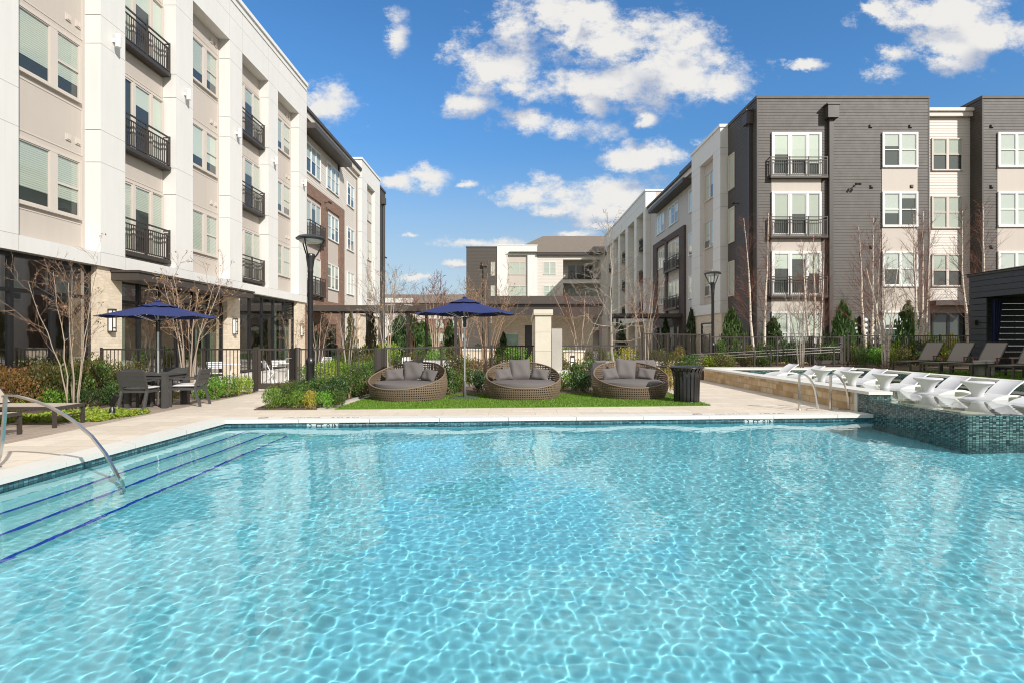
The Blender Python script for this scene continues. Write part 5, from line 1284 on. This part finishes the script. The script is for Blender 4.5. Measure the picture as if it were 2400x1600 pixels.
# nandina hedge under the storefront, left
gp = 'nandina shrubs under the left storefront'
for i, y in enumerate(np.arange(9.0, 15.9, .62)):
    for j, x in enumerate((-11.35, -10.65, -9.9)):
        if y < 11.2 or j < 2 or y < 13.6:
            q = 1200+x/y*F; k = 'russet' if q < 85 else rnd.choice(('russet', 'olive')) if q < 150 else rnd.choice(('olive', 'olive', 'green'))
            lab = {'russet': 'russet leaved nandina shrub under the storefront window', 'olive': 'olive brown nandina shrub between the storefront and the fence', 'green': 'green nandina shrub among olive ones near the fence corner'}[k]
            shrub(k, lab, x+rnd.uniform(-.15, .15), y+rnd.uniform(-.12, .12), .95, rnd.uniform(.70, .98), .01, gp+' '+k)
for px, py, w, h, k, lab in ((62, 962, 46, 30, 'yellow', 'small yellow leaved shrub behind the left chaise'), (28, 968, 50, 30, 'lime', 'small lime shrub at the left edge behind the chaise'), (122, 958, 62, 46, 'bright', 'bright green low shrub left of the crape myrtle stems'), (150, 952, 50, 38, 'bright', 'bright green low shrub right against the crape myrtle stems'),
        (205, 955, 70, 44, 'dark', 'dark green low shrub right of the crape myrtle stems'), (245, 950, 62, 46, 'dark', 'dark green low shrub behind the garden spotlight'), (272, 943, 60, 56, 'green', 'green low shrub left of the near dining chair'), (292, 930, 60, 60, 'olive', 'olive shrub behind the near dining chair'),
        (400, 938, 50, 34, 'yellow', 'yellowish low shrub seen between table leg and right dining chair'), (470, 935, 56, 40, 'bright', 'bright green shrub right of the right dining chair'), (492, 930, 60, 54, 'green', 'taller green shrub against the fence right of the dining set'),
        (505, 934, 62, 46, 'bright', 'bright green shrub in the middle of the row by the fence'), (532, 930, 60, 48, 'bright', 'bright green shrub third in the row by the fence'), (552, 927, 50, 46, 'lime', 'lime shrub ending the row by the fence'), (582, 921, 40, 42, 'lime', 'single upright lime shrub beside the gate post')):
    shrub_px(k, lab, px, py, w, h, .01)
# mound round the tall lamp post
gp = 'shrubs massed round the tall lamp post'
FRONT = ((640, 957, 58, 50, 'bright', 'bright green shrub at the left tip of the lamp post bed'), (668, 950, 56, 48, 'green', 'mid green shrub second from the left tip of the lamp post bed'), (694, 956, 52, 42, 'bright', 'rounded bright green shrub in the front row left of the yellow one'), (727, 957, 42, 42, 'yellow', 'small yellow shrub in front of the tall lamp post'), (760, 956, 48, 40, 'bright', 'small bright green shrub right of the yellow one'), (795, 954, 44, 40, 'green', 'small green shrub at the front right of the lamp post bed'))
for px, py, w, h, k, lab in FRONT: shrub_px(k, lab, px, py, w, h, .01)
for y in np.arange(12.5, 15.7, .52):
    for x in np.arange(-5.95, -3.8, .48):
        lo = -5.2-.17*(y-12); hi = -4.05+.10*(y-12)
        if lo <= x <= hi and abs(x+5.28)+abs(y-14.9) > .25:
            k = rnd.choice(('green', 'green', 'green', 'olive', 'dark'))
            shrub(k, 'leafy %s shrub massed round the foot of the tall lamp post' % {'green': 'green', 'olive': 'olive tinged', 'dark': 'dark green'}[k], x+rnd.uniform(-.12, .12), y+rnd.uniform(-.12, .12), min(.85, .6+.1*(y-12)), rnd.uniform(.34, .50)*(1.25 if x > -4.9 and y > 13.2 else .95), .01, gp+' '+k)
# behind the daybeds
for px, py, w, h, k, lab in ((1052, 925, 62, 66, 'green', 'green shrub right of the left daybed'), (1075, 918, 60, 40, 'olive', 'olive shrub behind the umbrella pole on the turf'), (1068, 890, 90, 60, 'olive', 'tall olive shrub behind the fence between the left and middle daybeds'), (1118, 918, 56, 54, 'dark', 'round dark green shrub left of the middle daybed'), (1100, 905, 60, 40, 'green', 'green shrub between the umbrella and the middle daybed'),
        (1320, 915, 60, 46, 'bright', 'bright green shrub right of the middle daybed'), (1350, 915, 66, 70, 'green', 'green shrub in the gap between middle and right daybeds'), (1362, 920, 66, 52, 'dark', 'dark green shrub left of the right daybed'), (1385, 900, 70, 56, 'green', 'green shrub behind the left rim of the right daybed'),
        (1325, 875, 60, 34, 'olive', 'olive shrub beside the outlet post'), (1295, 890, 50, 30, 'olive', 'olive shrub at the foot of the stone slab'), (1572, 915, 40, 60, 'yellow', 'yellowish shrub between the right daybed and the litter bin'), (1560, 900, 46, 40, 'olive', 'olive shrub behind the right rim of the right daybed')):
    shrub_px(k, lab, px, py, w, h, .01)
# hedges inside the courtyard
def row(kinds, label, pts, w, h, z, group):
    for i, (x, y) in enumerate(pts):
        k = kinds[i % len(kinds)]
        shrub(k, label % {'green': 'green', 'olive': 'olive', 'dark': 'dark green', 'bright': 'bright green', 'lime': 'lime', 'yellow': 'yellowish', 'russet': 'russet'}[k], x+rnd.uniform(-.15, .15), y+rnd.uniform(-.15, .15), w*rnd.uniform(.85, 1.2), h*rnd.uniform(.8, 1.2), z, group+' '+k)
row(('olive', 'lime', 'yellow', 'olive'), '%s shrub in the hedge on the low white planter wall', [(1.9+.62*i, 27.2) for i in range(11)], .95, .75, .3, 'hedge on the white planter wall')
row(('bright', 'lime', 'bright', 'green'), '%s shrub in the courtyard bed behind the lamp post fence', [(x, y) for y in (20.6, 21.7, 22.8) for x in (-7.4, -6.7, -6.0, -5.3)], 1.0, .62, .0, 'courtyard shrubs behind the lamp post')
row(('green', 'olive', 'bright'), '%s shrub in the courtyard bed left of the pergola posts', [(-8.8+.9*i, 30+.4*(i % 3)) for i in range(6)], 1.3, .8, .0, 'courtyard shrubs under the pergola')
row(('lime', 'bright'), '%s shrub at the foot of the left wing beyond the pergola', [(-10.9+.5*i, 37.5+i) for i in range(5)], 1.5, 1.1, .0, 'shrubs along the left wing')
row(('olive', 'green', 'lime', 'russet'), '%s shrub behind the long fence above the left daybed', [(-4.0+.85*i, 26+.7*math.sin(i*1.7)) for i in range(7)], 1.2, .75, .0, 'shrubs behind the fence above the left daybed')
row(('green', 'bright', 'olive', 'dark'), '%s shrub in the far courtyard lawn beds', [(-6.5+1.35*i, 41+2*math.sin(i*2.1)) for i in range(6)], 1.9, 1.0, .0, 'far courtyard shrubs')
row(('olive', 'green', 'lime'), '%s shrub between the ramp handrail and the tall fence', [(6.2+.75*i, 22.6+.1*i) for i in range(4)]+[(8.4, 24.2), (9.2, 24.0), (9.9, 24.3), (10.5, 24.1)], .95, .62, .28, 'shrubs by the ramp')
row(('green', 'dark', 'olive', 'green'), '%s shrub behind the birch fence in front of the charcoal wall', [(9.6+.62*i, 26.6+.5*math.sin(i*2.3)) for i in range(17)], 1.1, .95, .33, 'shrubs behind the birch fence')
row(('dark', 'green', 'olive'), '%s shrub along the foot of the charcoal wall', [(13.9+1.05*i, 30.5) for i in range(10)], 1.3, 1.1, .33, 'shrubs along the charcoal wall')
row(('green', 'bright', 'lime', 'olive'), '%s shrub in front of the birch fence behind the white loungers', [(14.9+.6*i, 24.3+.25*math.sin(i*2.9)) for i in range(9)], .95, .70, .33, 'shrubs in front of the birch fence')
row(('lime', 'yellow', 'green'), '%s shrub behind the fence by the cabana', [(17.2+.7*i, 26.0) for i in range(5)], 1.1, 1.15, .33, 'shrubs by the cabana fence')
# ground cover
g = np.random.default_rng(77); n = 5200
a, b, c, d = [np.array(p) for p in ((-9.6, 9.75), (-7.35, 10.15), (-7.2, 11.35), (-8.7, 11.55))]
u, v = g.random((n, 1)), g.random((n, 1)); p = (a*(1-u)+b*u)*(1-v)+(d*(1-u)+c*u)*v
C = np.concatenate([p, .02+.10*g.random((n, 1))**1.5*(.4+.6*np.abs(np.sin(p[:, :1]*5)*np.cos(p[:, 1:]*6)))], 1)
o = link('ground_cover', npmesh('ground_cover', leaf_quads(C, .035, g, .2), 4, 'leaf_lime')); tag(o, 'lime green creeping ground cover between the deck and the dining set', 'ground cover', kind='stuff')
n = 3500; p = np.stack([g.uniform(-6, 4, n), g.uniform(42, 60, n)], 1)
lawn = MB(); lawn.quad((-6, 46, .0), (6, 46, .0), (6, 72, .0), (-6, 72, .0)); struct('courtyard_lawn', lawn, 'turf_base')

# bare trees
def branch(mb, p, d, L, r, seg, g, wob=.12, up=.0, rend=.35):
    pts = [p]; rad = [r]
    for i in range(seg):
        d = (d+Vector(g.normal(0, wob, 3))+Vector((0, 0, up))).normalized(); p = p+d*L/seg; pts.append(p); rad.append(r*(1-(1-rend)*(i+1)/seg))
    return pts, rad, d
def at(pts, t):
    x = t*(len(pts)-1); i = min(int(x), len(pts)-2); return pts[i].lerp(pts[i+1], x-i), (pts[i+1]-pts[i]).normalized()
def rot_dir(d, g, ang):
    ax = d.cross(Vector(g.normal(size=3))).normalized(); return (Matrix.Rotation(ang, 3, ax) @ d).normalized()
def dry_bits(C, g, size, per=4):
    C = np.repeat(np.array([tuple(c) for c in C]), per, 0)+g.normal(0, size*1.2, (len(C)*per, 3)); return npmesh('leaves', leaf_quads(C, size, g, 0, .6), 4, 'leaf_dry')
def crape_myrtle(label, loc, h, stems, spread, seed, bark='bark_tan', twig='twig_tan', rs=.022, pods=40, twigs=4, group=None, split=.42):
    g = np.random.default_rng(seed); r = thing('crape_myrtle', label, 'tree', loc, 0, group); tk, tw = MB(), MB(); tips = []
    for s in range(stems):
        a = 6.283*s/stems+g.normal(0, .3); lean = spread*(.35+.75*g.random()); b = Vector((.10*math.cos(a), .10*math.sin(a), 0))
        d = Vector((lean*math.cos(a), lean*math.sin(a), 1)).normalized(); d0 = (d*.25+Vector((0, 0, 1))*.8).normalized()
        L = h*(.86+.2*g.random()); pts = [b]; rad = [rs*(.8+.5*g.random())]; p = b; n = 8
        for i in range(n):
            dd = d0.lerp(d, min(1, max(0, (i-.6)/3.2))); dd = (dd+Vector(g.normal(0, .05, 3))).normalized(); p = p+dd*L/n/max(.75, dd.z); pts.append(p); rad.append(rad[0]*(1-.80*(i+1)/n))
        tk.tube(pts, rad, 6)
        for q in range(5+int(2*g.random())):
            t = split+(.97-split)*(q+g.random())/6; o, dr = at(pts, t); bl = h*(.16+.22*g.random())*(1.15-t*.55)
            p2, r2, _ = branch(tw, o, rot_dir(dr, g, R(g.uniform(22, 55))), bl, rs*.42*(1.15-t*.7), 4, g, .12, .06); tw.tube(p2, r2, 4, False)
            for w in range(twigs):
                o2, d2 = at(p2, .3+.68*g.random()); p3, r3, _ = branch(tw, o2, rot_dir(d2, g, R(g.uniform(20, 60))), bl*(.3+.45*g.random()), rs*.20, 3, g, .16, .04, .5); tw.tube(p3, r3, 3, False); tips.append(p3[-1])
                for w2 in range(2): p4, r4, _ = branch(tw, *at(p3, .4+.5*g.random()), bl*.22, rs*.15, 2, g, .3, 0, .6); tw.tube(p4, r4, 3, False)
    part('trunk', tk, bark, r, 'all'); part('crown', tw, twig, r, 'all')
    if pods:
        k = g.choice(len(tips), min(pods, len(tips)), False); link('leaves', dry_bits([tips[i] for i in k], g, .022), r)  # dry seed pods at the twig tips
    return r
def birch(label, loc, h, lean, seed, r0=.075, group='pale stemmed birches by the charcoal wall'):
    g = np.random.default_rng(seed); r = thing('birch_tree', label, 'tree', loc, 0, group); tk, tw = MB(), MB(); n = 14
    d = Vector((lean, 0, 1)).normalized(); p = Vector((0, 0, 0)); pts, rad = [p], [r0*1.15]; bend = g.uniform(0, 6)
    for i in range(n):
        dd = (d*(1-.4*i/n)+Vector((lean*.9*math.cos(i*.55+bend)*.5+g.normal(0, .03), g.normal(0, .04), .75))).normalized(); p = p+dd*h*.94/n; pts.append(p); rad.append(r0*(1-.93*((i+1)/n)**.85)+.004)
    tk.tube(pts, rad, 8)
    m = 46
    for q in range(m):
        t = .24+.74*(q+g.random())/m; o, dr = at(pts, t); bl = h*(.20*(1-t)+.055)*(.7+.6*g.random())
        a = g.uniform(0, 6.283); dv = Vector((math.cos(a), math.sin(a), .75+.8*t)).normalized()
        p2, r2, _ = branch(tw, o, dv, bl, .013*(1.1-t*.7), 4, g, .09, .05, .3); tw.tube(p2, r2, 3, False)
        for w in range(7):
            o2, d2 = at(p2, .2+.75*g.random()); p3, r3, _ = branch(tw, o2, rot_dir(d2, g, R(g.uniform(18, 45))), bl*(.25+.35*g.random()), .0048, 3, g, .12, .03, .5); tw.tube(p3, r3, 3, False)
    part('trunk', tk, 'bark_birch', r, 'all'); part('crown', tw, 'twig_red', r, 'all'); return r
x, y, _ = G(172, 962)
crape_myrtle('bare multi-stemmed crape myrtle in front of the left storefront', (x, y, 0), 2.85, 6, .34, 101, 'bark_tan', 'twig_tan', .0155, 36, 5)
crape_myrtle('bare crape myrtle with dry leaf clusters behind the left umbrella', P(438, 880, 15.4)[:2]+(0,), 3.1, 7, .36, 102, 'bark_tan', 'twig_tan', .026, 150, 5)
crape_myrtle('slender bare crape myrtle behind the fence left of the left daybed', P(905, 860, 18.6)[:2]+(0,), 3.75, 8, .22, 103, 'bark_tan', 'twig_grey', .022, 60)
crape_myrtle('dense bare crape myrtle behind the fence between umbrella and stone pillar', P(1140, 860, 20.6)[:2]+(0,), 3.6, 9, .34, 104, 'twig_tan', 'twig_tan', .024, 110, 5)
crape_myrtle('bare crape myrtle left of the pale branched tree', P(1360, 850, 28)[:2]+(0,), 3.9, 6, .42, 105, 'bark_tan', 'twig_red', .03, 30, 5)
crape_myrtle('reddish bare crape myrtle right of the pale branched tree', P(1512, 850, 24.5)[:2]+(.2,), 4.1, 6, .38, 106, 'bark_tan', 'twig_red', .028, 30, 5)
crape_myrtle('bare crape myrtle clump by the far pergola posts', P(1020, 845, 31)[:2]+(0,), 4.4, 7, .20, 107, 'bark_tan', 'twig_red', .045, 20, 5)
crape_myrtle('pale bare crape myrtle in front of the birch fence', P(1878, 860, 22.3)[:2]+(.33,), 2.9, 8, .36, 108, 'bark_grey', 'twig_grey', .020, 0, 3)
crape_myrtle('pale bare crape myrtle on a thick stem behind the white loungers', P(2077, 862, 22.8)[:2]+(.33,), 3.9, 5, .24, 109, 'bark_birch', 'twig_grey', .036, 0, 3)
crape_myrtle('small bare tree in front of the brown brick wall left of the pergola', P(745, 840, 24)[:2]+(0,), 2.6, 4, .34, 110, 'bark_grey', 'twig_tan', .022, 40, 5)
crape_myrtle('small bare tree behind the fence under the pergola', P(815, 840, 26)[:2]+(0,), 2.7, 4, .36, 111, 'bark_grey', 'twig_tan', .024, 20, 5)
crape_myrtle('small bare tree by the last brick pier of the left wing', P(685, 850, 25)[:2]+(0,), 2.9, 3, .35, 112, 'twig_tan', 'twig_tan', .018, 40, 3)
crape_myrtle('bare clump in front of the pavilion wall', P(1085, 850, 34)[:2]+(0,), 4.2, 7, .34, 113, 'twig_tan', 'twig_tan', .03, 10, 5)
crape_myrtle('bare reddish clump at the far end of the long fence', P(965, 845, 36)[:2]+(0,), 4.6, 7, .3, 114, 'twig_tan', 'twig_red', .03, 10, 5)
# the pale tree with level crooked branches
def spreading_tree(label, loc, h, seed):
    g = np.random.default_rng(seed); r = thing('bare_tree', label, 'tree', loc); tk, tw = MB(), MB()
    pts, rad = [Vector((0, 0, 0))], [.08]; p = pts[0]
    for i in range(14): p = p+Vector((g.normal(0, .035)-.03*(i > 7), g.normal(0, .03), h/14)); pts.append(p); rad.append(.072*(1-.9*((i+1)/14)**.8)+.004)
    tk.tube(pts, rad, 8)
    for q in range(34):
        t = .20+.76*q/34; o, dr = at(pts, t); a = q*2.4+g.normal(0, .3); rise = .05+1.5*t**1.5
        bl = (2.3*(1-t)**.8+.5)*(.7+.5*g.random()); p2, r2, _ = branch(tw, o, Vector((math.cos(a), math.sin(a), rise)).normalized(), bl, .022*(1.15-t), 7, g, .22, .05, .25); tw.tube(p2, r2, 5, False)
        for w in range(6):
            o2, d2 = at(p2, .25+.7*g.random()); p3, r3, _ = branch(tw, o2, rot_dir(d2, g, R(g.uniform(30, 75))), bl*(.2+.3*g.random()), .007, 4, g, .25, .05, .4); tw.tube(p3, r3, 4, False)
            for w2 in range(3): p4, r4, _ = branch(tw, *at(p3, .3+.6*g.random()), bl*.14, .0045, 2, g, .4, .05, .5); tw.tube(p4, r4, 3, False)
    part('trunk', tk, 'bark_grey', r, 'all'); part('crown', tw, 'bark_grey', r, 'all'); return r
spreading_tree('pale bare tree with crooked level branches behind the right daybed', P(1437, 850, 24.5)[:2]+(0,), 7.0, 21)
# birches
for px, lean, h, lab, s in ((1770, -.14, 7.3, 'leftmost birch, its trunk leaning left', 1), (1790, .06, 7.6, 'second birch from the left, close beside the leftmost', 2), (1902, -.16, 6.2, 'birch left of the gate leaning left', 3), (1910, -.02, 6.4, 'upright birch in front of the ground floor window', 4), (1920, .05, 6.2, 'thin birch right of the ground floor window group', 5),
                            (2032, -.12, 6.8, 'birch leaning left in front of the meters', 6), (2042, .04, 7.3, 'birch with its base against the meter bank', 7), (2048, .10, 6.4, 'thin birch leaning right by the meter bank', 8), (2150, -.04, 7.4, 'birch of the right group leaning slightly left', 9), (2158, .01, 7.6, 'middle birch of the group left of the dark entrance', 10), (2168, .07, 7.0, 'rightmost birch of the group left of the dark entrance', 11),
                            (2272, -.10, 7.6, 'thick birch against the cabana corner', 12), (2310, -.02, 8.0, 'birch behind the cabana of which only the top shows', 13)):
    x, y, _ = P(px, 850, 26.5+.25*(s % 3)); birch(lab, (x, y, .33), h, lean, 200+s, .085 if s not in (5, 8, 11) else .06)
# evergreens
def cone_mesh(n, leaf, seed, m, pw=.8):
    g = np.random.default_rng(seed); z = g.random(n)**1.25; a = g.uniform(0, 6.283, n)
    rr = (1-z)**pw*(.45+.55*g.random(n)**.5)*(1+.30*np.sin(a*3+z*9+seed)+.22*np.sin(a*5-z*19)+.12*np.sin(z*31)); C = np.stack([rr*np.cos(a), rr*np.sin(a), .05+z*.95], 1)
    return npmesh('foliage', leaf_quads(C, leaf, g, .5), 4, m)
CONES = {'dark': [cone_mesh(1500, .085, 5+i, 'leaf_dark', .62) for i in range(2)], 'green': [cone_mesh(1500, .075, 15+i, 'leaf_holly', .62) for i in range(2)], 'russet': [cone_mesh(1800, .06, 25, 'leaf_olive', .5)]}
TRK = MB().tube([(0, 0, 0), (0, 0, .6)], [.06, .03], 6).mesh('trunk', 'bark_tan')
def evergreen(label, x, y, z, w, h, kind='dark', group=None):
    r = thing('evergreen_tree', label, 'tree', (x, y, z), rnd.uniform(0, 6.28), group); r.scale = (w/2, w/2, h); link('crown', rnd.choice(CONES[kind]), r); link('trunk', TRK, r); return r
for px, Y, z, w, h, k, lab in ((1716, 29, .33, 1.5, 2.7, 'green', 'conical holly against the charcoal side wall'), (1812, 28.6, .33, 1.5, 2.2, 'green', 'green conical holly left of the ground floor window'), (1975, 28.4, .33, 1.7, 2.95, 'green', 'conical holly in front of the meter cabinet'), (2128, 28.6, .33, 1.6, 2.95, 'green', 'conical holly beside the right ground floor window'),
        (1620, 41, 0, 1.1, 3.6, 'dark', 'tall narrow evergreen by the grey sided wall of the right wing'), (1560, 46, 0, 1.0, 3.2, 'dark', 'narrow evergreen beside the dark brick entrance'), (1455, 55, 0, 1.2, 3.2, 'dark', 'narrow evergreen at the far colonnade'),
        (938, 46, -.05, 2.9, 3.4, 'dark', 'left of the two pointed dark evergreens under the pergola roof'), (965, 46.5, -.05, 2.6, 3.4, 'dark', 'right of the two pointed dark evergreens under the pergola roof'), (990, 47, -.05, 3.2, 3.0, 'green', 'rounded evergreen right of the pointed pair'), (1055, 44, -.05, 1.5, 3.0, 'dark', 'narrow evergreen left of the turf umbrella pole'),
        (823, 30, 0, .75, 2.9, 'russet', 'brownish columnar cypress against the sided wall under the pergola'), (871, 36, 0, .9, 3.2, 'russet', 'brownish columnar cypress by the small lamp post'), (1180, 43, 0, .9, 2.0, 'dark', 'small dark evergreen left of the pavilion window')):
    evergreen(lab, (px-1200)/F*Y, Y, z, w, h, k)
# trees far behind, between the buildings
for i, (px, Y, h) in enumerate(((925, 100, 8), (960, 108, 9), (1050, 104, 8.5))):
    crape_myrtle('bare street tree %s in the gap before the distant building' % ('on the left', 'in the middle', 'on the right')[i], ((px-1200)/F*Y, Y, 0), h, 6, .35, 300+i, 'twig_tan', 'twig_red', .09, 0, 5)
